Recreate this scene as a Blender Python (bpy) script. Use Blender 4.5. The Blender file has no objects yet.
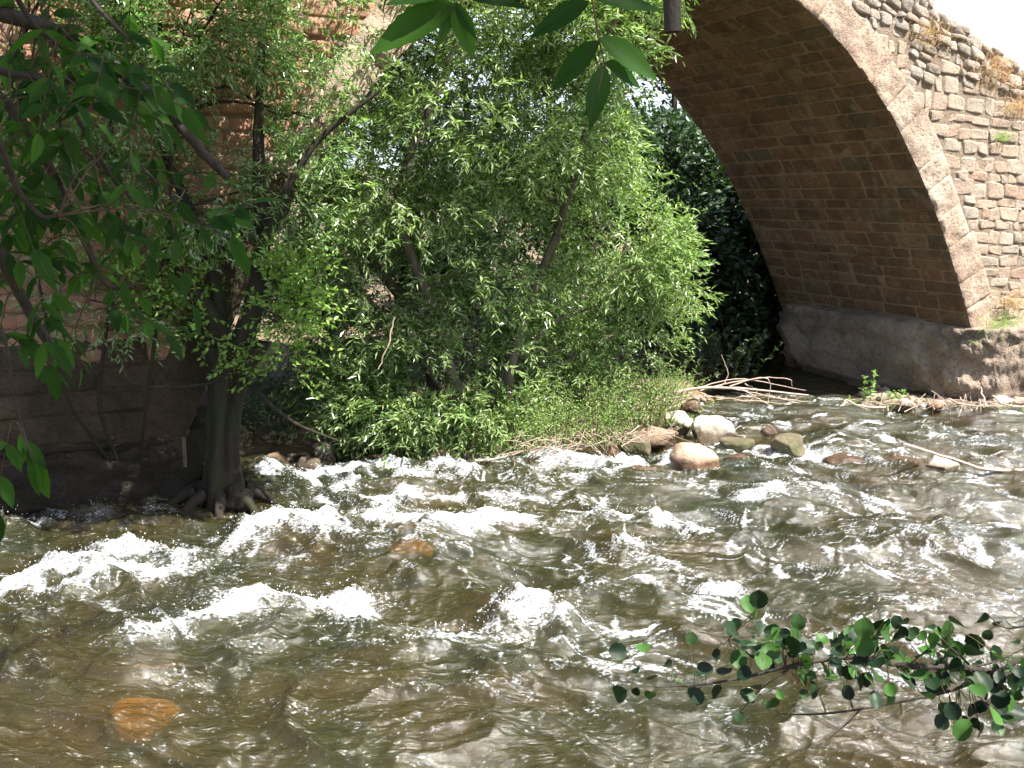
import bpy, math, random
import numpy as np
from mathutils import Vector, noise as mn
random.seed(7); RNG = np.random.default_rng(11)
S = bpy.context.scene; COL = S.collection

# ------------------------------------------------------------------ camera numbers
F = 1005.0; TH = math.atan(184/F); CH = 2.9
def ray(u, v):
    x = (u-512)/F; up = (384-v)/F
    return np.array([x, math.cos(TH)+up*math.sin(TH), -math.sin(TH)+up*math.cos(TH)])
CAM = np.array([0, 0, CH])
def gp(u, v, z=0.0):                      # point on the level z seen in direction u, v
    r = ray(u, v); return CAM + r*((z-CH)/r[2])
def dp(u, v, dist):                       # point at a forward distance
    r = ray(u, v); return CAM + r*(dist/r[1])
AZ = math.radians(23.06)
D = np.array([math.cos(AZ), math.sin(AZ), 0.0])      # along the bridge
N = np.array([math.sin(AZ), -math.cos(AZ), 0.0])     # out of the near face
P = np.array([6.6586, 14.1627, 0.0])
UP = np.array([0, 0, 1.0])
def F3(s, z, w=0.0): return P + s*D + w*N + z*UP
BW = 4.25

# ------------------------------------------------------------------ noise
def _h(ix, iy, iz, seed):
    n = (ix.astype(np.int64)*374761393 + iy.astype(np.int64)*668265263 + iz.astype(np.int64)*2147483647 + seed*1274126177) & 0xffffffff
    n = ((n ^ (n >> 13))*1274126177) & 0xffffffff
    n = (n ^ (n >> 16)) & 0xffffffff
    return n/4294967295.0*2-1
def vnoise(x, y, z=None, seed=0):
    x = np.asarray(x, float); y = np.asarray(y, float)
    z = np.zeros_like(x) if z is None else np.asarray(z, float)
    ix, iy, iz = np.floor(x), np.floor(y), np.floor(z)
    fx, fy, fz = x-ix, y-iy, z-iz
    fx = fx*fx*fx*(fx*(fx*6-15)+10); fy = fy*fy*fy*(fy*(fy*6-15)+10); fz = fz*fz*fz*(fz*(fz*6-15)+10)
    def c(a, b, d): return _h(ix+a, iy+b, iz+d, seed)
    def l(a, b, t): return a+(b-a)*t
    return l(l(l(c(0,0,0), c(1,0,0), fx), l(c(0,1,0), c(1,1,0), fx), fy),
             l(l(c(0,0,1), c(1,0,1), fx), l(c(0,1,1), c(1,1,1), fx), fy), fz)
def fbm(x, y, z=None, seed=0, o=4, g=.5):
    s = 0; a = 1; t = 0
    for k in range(o):
        s = s + a*vnoise(x*2**k, y*2**k, None if z is None else z*2**k, seed+k*17); t += a; a *= g
    return s/t
def sstep(a, b, x):
    t = np.clip((x-a)/(b-a), 0, 1); return t*t*(3-2*t)

# ------------------------------------------------------------------ mesh building
class MB:
    def __init__(s): s.v = []; s.f = []; s.n = 0; s.mi = []
    def add(s, v, f, m=0):
        v = np.asarray(v, float).reshape(-1, 3); f = np.asarray(f, int)
        s.v.append(v); s.f.append(f+s.n); s.n += len(v); s.mi.append(np.full(len(f), m))
    def tube(s, pts, rad, sides=7, cap=True, rough=0.0, m=0):
        pts = np.asarray(pts, float); k = len(pts)
        rad = np.asarray(rad, float)*np.ones(k)
        t = np.gradient(pts, axis=0); t /= np.linalg.norm(t, axis=1)[:, None]+1e-9
        ref = np.array([0.13, 0.21, 0.97]) if abs(t[0][2]) < .9 else np.array([1, 0.1, 0])
        a = np.cross(t, ref); a /= np.linalg.norm(a, axis=1)[:, None]+1e-9
        b = np.cross(t, a)
        an = np.linspace(0, 2*np.pi, sides, endpoint=False)
        rr = rad[:, None]*np.ones((1, sides))
        if rough: rr = rr*(1+rough*RNG.uniform(-1, 1, rr.shape))
        v = pts[:, None, :] + rr[:, :, None]*(np.cos(an)[None, :, None]*a[:, None, :]+np.sin(an)[None, :, None]*b[:, None, :])
        i = np.arange(k-1)[:, None]*sides; j = np.arange(sides)[None, :]; j2 = (j+1) % sides
        f = np.stack([i+j, i+j2, i+sides+j2, i+sides+j], -1).reshape(-1, 4)
        s.add(v.reshape(-1, 3), f, m)
    def build(s, name, mats, parent=None, smooth=True, attrs=None):
        me = bpy.data.meshes.new(name)
        v = np.concatenate(s.v); me.vertices.add(len(v)); me.vertices.foreach_set('co', v.ravel())
        lt = np.concatenate([np.full(len(f), f.shape[1]) for f in s.f]); li = np.concatenate([f.ravel() for f in s.f])
        me.loops.add(len(li)); me.loops.foreach_set('vertex_index', li.astype(np.int32))
        me.polygons.add(len(lt)); me.polygons.foreach_set('loop_start', np.concatenate([[0], np.cumsum(lt)[:-1]]).astype(np.int32))
        me.polygons.foreach_set('loop_total', lt.astype(np.int32))
        me.polygons.foreach_set('use_smooth', np.full(len(lt), smooth))
        if not isinstance(mats, (list, tuple)): mats = [mats]
        for m in mats: me.materials.append(m)
        me.polygons.foreach_set('material_index', np.concatenate(s.mi).astype(np.int32))
        for k, a in (attrs or {}).items():
            at = me.attributes.new(k, 'FLOAT', 'POINT'); at.data.foreach_set('value', np.asarray(a, np.float32))
        me.update(calc_edges=True); me.validate()
        o = bpy.data.objects.new(name, me); COL.objects.link(o)
        if parent:
            o.parent = parent; o.location = -np.array(parent.location) if True else (0, 0, 0)
        return o
def tag(o, label=None, cat=None, group=None, kind=None):
    if label: o['label'] = label
    if cat: o['category'] = cat
    if group: o['group'] = group
    if kind: o['kind'] = kind
    return o
def thing(name, label, cat, loc=(0, 0, 0), group=None):
    o = bpy.data.objects.new(name, None); COL.objects.link(o); o.location = [float(c) for c in loc]; o.empty_display_size = .2
    return tag(o, label, cat, group)
def grid_faces(nr, nc):
    i = np.arange(nr-1)[:, None]*nc; j = np.arange(nc-1)[None, :]
    return np.stack([i+j, i+j+1, i+nc+j+1, i+nc+j], -1).reshape(-1, 4)
def spline(pts, n):
    pts = np.asarray(pts, float)
    if len(pts) == 2: return pts[0]+(pts[1]-pts[0])*np.linspace(0, 1, n)[:, None]
    q = np.vstack([2*pts[0]-pts[1], pts, 2*pts[-1]-pts[-2]]); out = []
    for u in np.linspace(0, len(pts)-1-1e-6, n):
        i = int(u); t = u-i; a, b, c, d = q[i:i+4]
        out.append(.5*((2*b)+(-a+c)*t+(2*a-5*b+4*c-d)*t*t+(-a+3*b-3*c+d)*t**3))
    return np.array(out)

# ------------------------------------------------------------------ materials
def mat(name):
    m = bpy.data.materials.new(name); m.use_nodes = True; nt = m.node_tree; nt.nodes.clear()
    out = nt.nodes.new('ShaderNodeOutputMaterial')
    def nd(t, **kw):
        n = nt.nodes.new('ShaderNode'+t)
        for k, v in kw.items():
            if k in n.inputs: n.inputs[k].default_value = v
            else: setattr(n, k, v)
        return n
    return m, nt, out, nd
def rgb(c): return (c[0], c[1], c[2], 1)
def mixc(nd, nt, fac, a, b, mode='MIX'):
    m = nd('Mix', data_type='RGBA', blend_type=mode)
    for sock, val in ((m.inputs[0], fac), (m.inputs[6], a), (m.inputs[7], b)):
        if isinstance(val, (int, float)): sock.default_value = val
        elif isinstance(val, tuple): sock.default_value = rgb(val)
        else: nt.links.new(val, sock)
    return m.outputs[2]
def ramp(nd, nt, fac, stops):
    r = nd('ValToRGB'); e = r.color_ramp.elements
    while len(e) < len(stops): e.new(.5)
    for k, (p, c) in enumerate(stops):
        e[k].position = p; e[k].color = rgb(c)
    nt.links.new(fac, r.inputs[0]); return r.outputs[0]
def math_(nd, nt, op, a, b=None, c=None, clamp=False):
    m = nd('Math', operation=op, use_clamp=clamp)
    for k, v in enumerate((a, b, c)):
        if v is None: continue
        if isinstance(v, (int, float)): m.inputs[k].default_value = v
        else: nt.links.new(v, m.inputs[k])
    return m.outputs[0]
def stone_mat(name, stops, speck=.5, scale=1.0, rough=.9, bump=.5, stain=(.12, .10, .07), stain_amt=.35, lichen=None, wet=False):
    m, nt, out, nd = mat(name); L = nt.links
    geo = nd('NewGeometry'); tc = nd('TexCoord')
    b = nd('BsdfPrincipled'); b.inputs['Roughness'].default_value = rough; b.inputs['Specular IOR Level'].default_value = .25
    col = ramp(nd, nt, geo.outputs['Random Per Island'], stops)
    n1 = nd('TexNoise', Scale=2.3*scale, Detail=6.0, Roughness=.65); L.new(tc.outputs['Object'], n1.inputs['Vector'])
    n2 = nd('TexNoise', Scale=26*scale, Detail=5.0, Roughness=.7); L.new(tc.outputs['Object'], n2.inputs['Vector'])
    n3 = nd('TexNoise', Scale=110*scale, Detail=3.0, Roughness=.6); L.new(tc.outputs['Object'], n3.inputs['Vector'])
    f1 = math_(nd, nt, 'MULTIPLY', ramp(nd, nt, n1.outputs['Fac'], [(.42, (0, 0, 0)), (.68, (1, 1, 1))]), stain_amt)
    col = mixc(nd, nt, f1, col, stain)
    sp = ramp(nd, nt, n2.outputs['Fac'], [(.3, (.45, .45, .45)), (.5, (1, 1, 1)), (.75, (1.25, 1.2, 1.15))])
    col = mixc(nd, nt, speck, col, sp, 'MULTIPLY')
    if lichen:
        n4 = nd('TexNoise', Scale=5*scale, Detail=5.0, Roughness=.7); L.new(tc.outputs['Object'], n4.inputs['Vector'])
        f4 = math_(nd, nt, 'MULTIPLY', ramp(nd, nt, n4.outputs['Fac'], [(.54, (0, 0, 0)), (.66, (1, 1, 1))]), .6)
        col = mixc(nd, nt, f4, col, lichen)
    if wet:
        sp_ = nd('SeparateXYZ'); L.new(geo.outputs['Position'], sp_.inputs[0])
        wz = math_(nd, nt, 'ADD', sp_.outputs[2], math_(nd, nt, 'MULTIPLY', math_(nd, nt, 'SUBTRACT', n1.outputs['Fac'], .5), .16))
        wm = nd('MapRange'); wm.inputs[1].default_value = .13; wm.inputs[2].default_value = .08; L.new(wz, wm.inputs[0])
        col = mixc(nd, nt, wm.outputs[0], col, mixc(nd, nt, 1.0, col, (.34, .30, .26), 'MULTIPLY'))
        L.new(math_(nd, nt, 'MULTIPLY_ADD', wm.outputs[0], -.5, rough), b.inputs['Roughness'])
    L.new(col, b.inputs['Base Color'])
    h = math_(nd, nt, 'ADD', n2.outputs['Fac'], math_(nd, nt, 'MULTIPLY', n3.outputs['Fac'], .4))
    vo = nd('TexVoronoi', Scale=38*scale); L.new(tc.outputs['Object'], vo.inputs['Vector'])
    pit = ramp(nd, nt, vo.outputs['Distance'], [(.08, (0, 0, 0)), (.3, (1, 1, 1))])
    h = math_(nd, nt, 'ADD', h, math_(nd, nt, 'MULTIPLY', pit, .5))
    bp = nd('Bump', Strength=bump, Distance=.03); L.new(h, bp.inputs['Height']); L.new(bp.outputs[0], b.inputs['Normal'])
    L.new(b.outputs[0], out.inputs[0]); return m
def leaf_mat(name, c1, c2, c3, trans=.45, rough=.42, spec=.5, hue=1.0):
    m, nt, out, nd = mat(name); L = nt.links
    geo = nd('NewGeometry')
    col = ramp(nd, nt, geo.outputs['Random Per Island'], [(0, c1), (.55, c2), (1, c3)])
    under = mixc(nd, nt, .45, col, (min(1, c2[0]*2.0+.03), min(1, c2[1]*1.6+.03), c2[2]*2.2+.03))
    cc = mixc(nd, nt, geo.outputs['Backfacing'], col, under)
    b = nd('BsdfPrincipled'); b.inputs['Roughness'].default_value = rough; b.inputs['Specular IOR Level'].default_value = spec
    L.new(cc, b.inputs['Base Color'])
    tr = nd('BsdfTranslucent'); tcol = mixc(nd, nt, 1.0, col, (1.6, 1.9, .7), 'MULTIPLY'); L.new(tcol, tr.inputs['Color'])
    mx = nd('MixShader'); mx.inputs[0].default_value = trans
    L.new(b.outputs[0], mx.inputs[1]); L.new(tr.outputs[0], mx.inputs[2]); L.new(mx.outputs[0], out.inputs[0]); return m
def bark_mat(name, c1, c2, scale=1.0, bump=.6, moss=None):
    m, nt, out, nd = mat(name); L = nt.links
    tc = nd('TexCoord'); n1 = nd('TexNoise', Scale=14*scale, Detail=6.0, Roughness=.7)
    mp = nd('Mapping'); mp.inputs['Scale'].default_value = (1, 1, .25); L.new(tc.outputs['Object'], mp.inputs[0]); L.new(mp.outputs[0], n1.inputs['Vector'])
    col = ramp(nd, nt, n1.outputs['Fac'], [(.3, c1), (.7, c2)])
    if moss:
        n4 = nd('TexNoise', Scale=3, Detail=4.0); L.new(tc.outputs['Object'], n4.inputs['Vector'])
        col = mixc(nd, nt, ramp(nd, nt, n4.outputs['Fac'], [(.5, (0, 0, 0)), (.62, (1, 1, 1))]), col, moss)
    b = nd('BsdfPrincipled'); b.inputs['Roughness'].default_value = .85; b.inputs['Specular IOR Level'].default_value = .3
    L.new(col, b.inputs['Base Color'])
    bp = nd('Bump', Strength=bump, Distance=.02); L.new(n1.outputs['Fac'], bp.inputs['Height']); L.new(bp.outputs[0], b.inputs['Normal'])
    L.new(b.outputs[0], out.inputs[0]); return m

M = {}
M['ashlar'] = stone_mat('spandrel_stone', [(0, (.42, .32, .24)), (.2, (.48, .38, .29)), (.4, (.38, .33, .27)), (.55, (.44, .30, .22)), (.75, (.45, .39, .31)), (.9, (.40, .26, .19)), (1, (.50, .43, .34))], speck=.7, bump=.9, stain=(.26, .21, .15), stain_amt=.4)
M['cobble'] = stone_mat('rubble_stone', [(0, (.32, .27, .22)), (.3, (.46, .40, .33)), (.6, (.35, .31, .27)), (.8, (.48, .38, .30)), (1, (.55, .51, .45))], speck=.7, bump=.9, stain=(.20, .16, .11), stain_amt=.5)
M['ring'] = stone_mat('arch_ring_stone', [(0, (.44, .31, .23)), (.5, (.52, .41, .32)), (1, (.45, .37, .29))], speck=1.0, bump=1.0, scale=.8, stain=(.28, .19, .13), stain_amt=.8)
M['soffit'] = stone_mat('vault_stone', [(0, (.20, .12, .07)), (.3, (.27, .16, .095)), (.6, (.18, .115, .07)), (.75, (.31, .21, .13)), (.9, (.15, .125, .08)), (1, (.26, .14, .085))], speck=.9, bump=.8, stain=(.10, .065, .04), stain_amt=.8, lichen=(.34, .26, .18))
M['mortar'] = stone_mat('lime_mortar', [(0, (.27, .21, .155)), (1, (.27, .21, .155))], speck=.7, bump=.8, stain=(.20, .14, .09), stain_amt=.5)
M['vmortar'] = stone_mat('vault_mortar', [(0, (.33, .23, .145)), (1, (.33, .23, .145))], speck=.5, bump=.6, stain=(.20, .14, .09), stain_amt=.5)
M['footing'] = stone_mat('footing_rock', [(0, (.40, .31, .24)), (1, (.40, .31, .24))], speck=.8, bump=1.0, scale=.6, stain=(.12, .09, .07), stain_amt=.8, lichen=(.36, .32, .26), wet=True)
M['redwall'] = stone_mat('red_brickwork', [(0, (.40, .20, .13)), (.4, (.46, .26, .17)), (.7, (.35, .20, .13)), (1, (.48, .30, .21))], speck=.5, bump=.7, stain=(.30, .17, .11), stain_amt=.5)
M['damp'] = stone_mat('damp_wall_stone', [(0, (.085, .06, .04)), (.5, (.11, .075, .05)), (1, (.07, .055, .035))], speck=.7, bump=.9, stain=(.03, .03, .018), stain_amt=.8)  # shade of the left wall painted into the colour, over damp grime
M['damp_rock'] = stone_mat('damp_footing_rock', [(0, (.05, .04, .03)), (1, (.05, .04, .03))], speck=.8, bump=1.0, stain=(.02, .018, .012), stain_amt=.8)  # near-black shade of the undercut wall foot put into the rock colour
M['deck'] = stone_mat('deck_gravel', [(0, (.36, .30, .23)), (1, (.36, .30, .23))])
def rock(name, c, c2, moss=None): return stone_mat(name, [(0, c), (1, c)], speck=.6, bump=.5, scale=1.2, stain=c2, stain_amt=.6, lichen=moss, rough=.7, wet=True)
M['r_pale'] = rock('pale_river_stone', (.62, .55, .46), (.42, .34, .27))
M['r_pink'] = rock('pinkish_river_stone', (.50, .36, .27), (.34, .17, .10))
M['r_brown'] = rock('brown_river_stone', (.24, .17, .12), (.12, .08, .06))
M['r_grey'] = rock('grey_river_stone', (.30, .27, .23), (.18, .15, .12))
M['r_wet'] = stone_mat('wet_river_stone', [(0, (.085, .055, .035)), (1, (.085, .055, .035))], speck=.6, bump=.4, rough=.2, stain=(.06, .04, .03), stain_amt=.6)
M['r_moss'] = stone_mat('mossy_river_stone', [(0, (.15, .12, .08)), (1, (.15, .12, .08))], speck=.6, bump=.6, rough=.5, stain=(.06, .075, .02), stain_amt=.8)
M['r_orange'] = stone_mat('orange_river_stone', [(0, (.75, .34, .03)), (1, (.75, .34, .03))], speck=.5, bump=.4, rough=.5, stain=(.35, .13, .04), stain_amt=.7)
M['bark_dark'] = bark_mat('dark_bark', (.012, .010, .008), (.045, .035, .024), moss=(.025, .03, .012), bump=1.0)
M['bark_grey'] = bark_mat('grey_bark', (.07, .055, .04), (.20, .17, .13))
M['bark_ash'] = bark_mat('ash_bark', (.025, .02, .016), (.07, .06, .05), scale=4)
M['drift'] = bark_mat('driftwood', (.30, .20, .15), (.58, .46, .38), scale=2)
M['straw'] = leaf_mat('dry_grass_blade', (.48, .30, .19), (.55, .38, .25), (.60, .48, .33), trans=.2, rough=.8, spec=.2)
M['willow'] = leaf_mat('willow_leaf', (.055, .11, .022), (.16, .26, .07), (.50, .58, .40), trans=.42, rough=.25, spec=.9)
M['willow2'] = leaf_mat('dim_willow_leaf', (.035, .09, .025), (.08, .15, .05), (.24, .33, .19), trans=.35, rough=.33, spec=.6)  # darker copy of the willow leaf, shade under the arch put into the colour
M['willow3'] = leaf_mat('silvery_willow_leaf', (.06, .13, .035), (.15, .26, .08), (.42, .52, .36), trans=.42, rough=.28, spec=.8)
M['lime'] = leaf_mat('young_leaf', (.08, .17, .03), (.17, .30, .05), (.30, .46, .12), trans=.45)
M['herb'] = leaf_mat('herb_leaf', (.14, .25, .06), (.22, .36, .10), (.36, .50, .20), trans=.4)
M['mint'] = leaf_mat('bluish_leaf', (.05, .14, .06), (.09, .22, .09), (.16, .32, .15), trans=.35)
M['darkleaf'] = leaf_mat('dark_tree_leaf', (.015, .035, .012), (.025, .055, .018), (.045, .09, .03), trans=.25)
M['ash'] = leaf_mat('ash_leaf', (.014, .045, .008), (.026, .078, .012), (.055, .14, .02), trans=.58, rough=.6, spec=.2)
M['alder'] = leaf_mat('alder_leaf', (.006, .018, .007), (.012, .032, .010), (.05, .13, .022), trans=.15, rough=.5, spec=.3)
M['twig'] = bark_mat('twig_bark', (.05, .035, .02), (.14, .10, .06), scale=4)

# ------------------------------------------------------------------ terrain
def sdist(x, y, poly):          # signed distance, inside positive
    poly = np.asarray(poly, float); d = np.full(x.shape, 1e9); ins = np.zeros(x.shape, bool)
    for i in range(len(poly)):
        a = poly[i]; b = poly[(i+1) % len(poly)]; e = b-a
        t = np.clip(((x-a[0])*e[0]+(y-a[1])*e[1])/(e@e), 0, 1)
        d = np.minimum(d, np.hypot(x-a[0]-t*e[0], y-a[1]-t*e[1]))
        c = ((a[1] > y) != (b[1] > y)) & (x < (b[0]-a[0])*(y-a[1])/(b[1]-a[1]+1e-12)+a[0]); ins ^= c
    return np.where(ins, d, -d)
bank1 = [tuple(gp(u, v)[:2]) for u, v in [(205, 470), (250, 458), (330, 458), (430, 458), (500, 456), (560, 450), (620, 442), (655, 428), (690, 412), (712, 402)]]
bank1 = bank1+[(3.2, 17), (2.6, 21), (2.6, 400), (-400, 400), (-400, 10.2), (-5, 10.5)]
bank2 = [tuple(gp(u, v)[:2]) for u, v in [(846, 398), (865, 407), (920, 411), (975, 409), (1024, 412), (1150, 416)]]
bank2 = bank2+[(40, 13.5), (400, 13.5), (400, 400), (8, 400), (7, 22), (5.6, 17.2)]
def terrain_h(x, y):
    n = fbm(x*.9, y*.9, seed=3, o=4)
    z = -0.42 + .10*n
    for poly, top in ((bank1, .22), (bank2, .10)):
        sd = sdist(x, y, poly)+.25*vnoise(x*1.7, y*1.7, seed=9)
        z = z + (top+.42+.06*n)*sstep(-.45, .35, sd)
        z = z + np.clip(sd-1.5, 0, 60)*.04
    z = z + 2.2*sstep(3.4, 1.4, y)                                   # near bank under the camera
    r = np.hypot(x, y-10)
    z = z + 3.2*sstep(24, 75, y+np.abs(x)*.25)+ 9*sstep(80, 400, r)
    z = z + sstep(15, 40, r)*1.2*fbm(x*.08, y*.08, seed=5)
    return z
def axis(lo, hi, core_lo, core_hi, step):
    c = list(np.arange(core_lo, core_hi, step)); a = c[0]; st = step; left = []
    while a > lo: st *= 1.22; a -= st; left.append(a)
    b = c[-1]; st = step; right = []
    while b < hi: st *= 1.22; b += st; right.append(b)
    return np.array(left[::-1]+c+right)
gx = axis(-600, 600, -8, 12, .10); gy = axis(-300, 900, 1, 22, .10)
X, Y = np.meshgrid(gx, gy); Z = terrain_h(X, Y)
mb = MB(); mb.add(np.stack([X, Y, Z], -1), grid_faces(len(gy), len(gx)))
def ground_mat():
    m, nt, out, nd = mat('riverbed_and_banks'); L = nt.links
    tc = nd('TexCoord'); geo = nd('NewGeometry'); sx = nd('SeparateXYZ'); L.new(geo.outputs['Position'], sx.inputs[0])
    vo = nd('TexVoronoi', Scale=4.5); vo.inputs['Randomness'].default_value = 1; L.new(tc.outputs['Object'], vo.inputs['Vector'])
    vs = nd('SeparateColor'); L.new(vo.outputs['Color'], vs.inputs[0])
    peb = ramp(nd, nt, vs.outputs[0], [(0, (.08, .055, .028)), (.5, (.10, .07, .035)), (.8, (.075, .065, .035)), (1, (.13, .085, .04))])
    n = nd('TexNoise', Scale=1.3, Detail=6.0); L.new(tc.outputs['Object'], n.inputs['Vector'])
    soil = ramp(nd, nt, n.outputs['Fac'], [(.35, (.10, .075, .045)), (.55, (.20, .14, .09)), (.7, (.08, .09, .03))])
    f = nd('MapRange'); f.inputs[1].default_value = .02; f.inputs[2].default_value = .25; L.new(sx.outputs[2], f.inputs[0])
    c = mixc(nd, nt, f.outputs[0], peb, soil)
    f2 = nd('MapRange'); f2.inputs[1].default_value = 3; f2.inputs[2].default_value = 7; L.new(sx.outputs[2], f2.inputs[0])
    hill = ramp(nd, nt, n.outputs['Fac'], [(.4, (.28, .19, .14)), (.52, (.05, .08, .03))])
    c = mixc(nd, nt, f2.outputs[0], c, hill)
    b = nd('BsdfPrincipled'); b.inputs['Roughness'].default_value = .9; L.new(c, b.inputs['Base Color'])
    bp = nd('Bump', Strength=.8, Distance=.05); bp.invert = True; L.new(vo.outputs['Distance'], bp.inputs['Height']); L.new(bp.outputs[0], b.inputs['Normal'])
    L.new(b.outputs[0], out.inputs[0]); return m
tag(mb.build('ground', ground_mat()), kind='structure')

# ------------------------------------------------------------------ river
STROKES = [  # pixel polyline, radius (m), foam, crest height (m)
 ([(8,580),(70,572),(120,562),(170,568),(195,576)], .20, 1.0, .17), ([(60,590),(120,585),(160,582)], .2, .9, .05), ([(0,592),(50,600),(110,594)], .14, .5, .03),
 ([(235,542),(290,530),(355,540)], .24, 1.0, .12), ([(255,522),(300,518),(340,524)], .16, .6, .05), ([(378,506),(400,522),(450,527),(500,518),(535,521)], .17, 1.0, .15), ([(372,500),(392,510)], .16, .9, .05),
 ([(285,485),(330,485),(370,478)], .10, 1.0, .09), ([(400,476),(440,471),(480,478)], .12, .9, .09), ([(260,474),(330,470),(430,466),(475,464),(520,463),(600,464),(640,460)], .13, 1.0, .06), ([(300,497),(380,492),(470,494),(560,498)], .10, .7, .05),
 ([(120,648),(180,628),(240,614),(300,604),(345,592),(372,590)], .09, .95, .13), ([(335,600),(368,594)], .14, 1.0, .06), ([(280,615),(330,622),(372,640)], .14, .5, .04), ([(350,640),(390,650)], .12, .35, .02),
 ([(420,655),(480,632),(530,615),(575,632)], .13, .8, .15), ([(500,618),(550,622)], .13, .95, .06), ([(530,640),(575,652)], .12, .4, .02),
 ([(600,514),(650,515),(690,526),(708,538)], .08, 1.0, .12), ([(540,520),(600,516)], .09, .5, .05), ([(623,552),(642,562)], .09, 1.0, .06), ([(703,600),(735,590)], .10, .9, .08), ([(560,600),(620,590)], .10, .4, .06),
 ([(610,478),(660,464),(690,456)], .10, 1.0, .05), ([(725,440),(742,448),(800,452),(868,462)], .17, 1.0, .05), ([(590,468),(640,462)], .10, 1.0, .04), ([(745,463),(770,470)], .08, .9, .03),
 ([(735,508),(790,502),(835,500)], .12, .75, .06), ([(590,484),(560,480),(520,490)], .12, .6, .06), ([(860,474),(905,484),(960,482)], .12, .45, .04), ([(960,478),(1024,470)], .12, .4, .03),
 ([(0,528),(60,518),(130,505),(190,522)], .16, .5, .12), ([(140,500),(175,512)], .1, .45, .04), ([(870,622),(940,614),(1030,608)], .09, .55, .05), ([(880,560),(950,552),(1024,560)], .12, .35, .04),
 ([(940,540),(1024,532)], .14, .45, .05), ([(640,600),(680,590)], .1, .35, .04), ([(700,440),(720,430)], .1, .8, .03), ([(440,700),(520,690)], .1, .15, .05), ([(130,660),(190,690)], .3, 0, .10), ([(390,545),(440,540)], .2, .1, .08)]
ROCKHUMP = []
def water_h(X, Y, want_foam=True):
    wx = X + .30*fbm(X*.8, Y*.8, seed=21, o=3); wy = Y + .30*fbm(X*.8+9, Y*.8, seed=22, o=3)
    # flow frame: along (-.55,-.83); crests lie roughly across it
    a = (wx*.92 - wy*.40); c = (wx*.40 + wy*.92)
    h = .045*np.sin(c*2.6+4.2*fbm(a*.45, c*.45, seed=30, o=2))
    h = h + .15*fbm(a*.75, c*1.7, seed=31, o=2)
    rid = 1-np.abs(fbm(a*1.1, c*3.0, seed=33, o=2)); h = h + .10*(rid**4-.4)
    rid2 = 1-np.abs(fbm(a*2.2, c*6.5, seed=35, o=2)); h = h + .028*(rid2**3-.4)
    h = h + .012*fbm(a*6, c*11, seed=37, o=2)+.012*((1-np.abs(fbm(a*4.5, c*9, seed=39, o=1)))**4-.4)
    foam = np.zeros_like(X)
    for st, rad, amt, hh in STROKES:
        pts = np.array([gp(u, v)[:2] for u, v in st])
        lo = pts.min(0)-1.5; hi = pts.max(0)+1.5
        k = (X > lo[0]) & (X < hi[0]) & (Y > lo[1]) & (Y < hi[1])
        if not k.any(): continue
        x = X[k]; y = Y[k]; jx = .10*fbm(x*3, y*3, seed=40, o=2); jy = .12*fbm(x*3, y*3, seed=41, o=2)
        d = np.full(x.shape, 9.0); sg = np.zeros(x.shape); tt = np.zeros(x.shape)
        for i in range(len(pts)-1):
            p, q = pts[i], pts[i+1]; e = q-p; t = np.clip(((x+jx-p[0])*e[0]+(y+jy-p[1])*e[1])/(e@e), 0, 1)
            dx = x+jx-p[0]-t*e[0]; dy = y+jy-p[1]-t*e[1]; dd = np.hypot(dx, dy)
            b = dd < d; d = np.where(b, dd, d); sg = np.where(b, dy, sg); tt = np.where(b, (i+t)/(len(pts)-1), tt)
        end = sstep(0, .12, tt)*sstep(1, .88, tt)*.7+.3
        w = np.where(sg > 0, rad*1.7, rad*1.1)
        H = .68*hh*np.exp(-(d/w)**2)*end
        H += .055*amt*np.exp(-(d/(rad*1.1))**2)*fbm(x*9, y*9, seed=43, o=3, g=.5)
        h[k] += H
        dn = np.maximum(-sg, 0)/(rad*4.5)+np.maximum(sg, 0)/(rad*2.0)
        fm = amt*(.50*np.exp(-(d/(rad*.75))**2)+.52*np.exp(-(d/(rad*3.4))**2))*(end*.6+.4)
        foam[k] = np.maximum(foam[k], fm)
    for (rx, ry, rr, hh) in ROCKHUMP:
        d2 = ((X-rx)**2+(Y-ry)**2)/rr**2
        k = d2 < 9
        h[k] += hh*np.exp(-d2[k])
    # break the foam up into streaks and bubbles
    br = .55*fbm(a*4, c*8, seed=50, o=2, g=.6)+.30*(1-2.6*np.abs(fbm(a*6, c*10, seed=51, o=1)))*.6
    F_ = np.clip(foam*1.6-.40+br*(1.3), 0, 1)
    F_ = F_*sstep(.03, .25, foam)
    reg = sstep(3.6, 7.0, Y)*(.35+.65*sstep(-3.0, 1.2, X))
    big = fbm(a*.9, c*1.4, seed=53, o=3)
    ln1 = sstep(.84, .96, 1-np.abs(fbm(a*2.2, c*6, seed=52, o=2, g=.5)))*sstep(-.22, .22, fbm(a*1.6, c*3, seed=56, o=2)+.4*big)
    ln2 = sstep(.80, .95, 1-np.abs(fbm(a*4.5, c*11, seed=57, o=1)))*sstep(-.18, .22, fbm(a*3, c*6, seed=58, o=2)+.5*big)
    brk = .55+.45*sstep(-.4, .3, fbm(a*7, c*8, seed=59, o=1))
    glint_fleck = np.maximum(ln1, ln2*.9)*brk*.95*reg  # water glints painted as thin white streaks into the foam mask
    crest = sstep(.10, .24, h)*sstep(.0, .5, fbm(a*6, c*9, seed=54, o=2)+.1)*.6
    F_ = np.maximum(F_, np.maximum(glint_fleck, crest))
    calm = sstep(14.6, 15.6, Y)
    h = h*(1-.75*calm); F_ = F_*(1-calm)
    h = h*(.55+.45*sstep(17, 10, Y))
    return h, F_, foam
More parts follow.
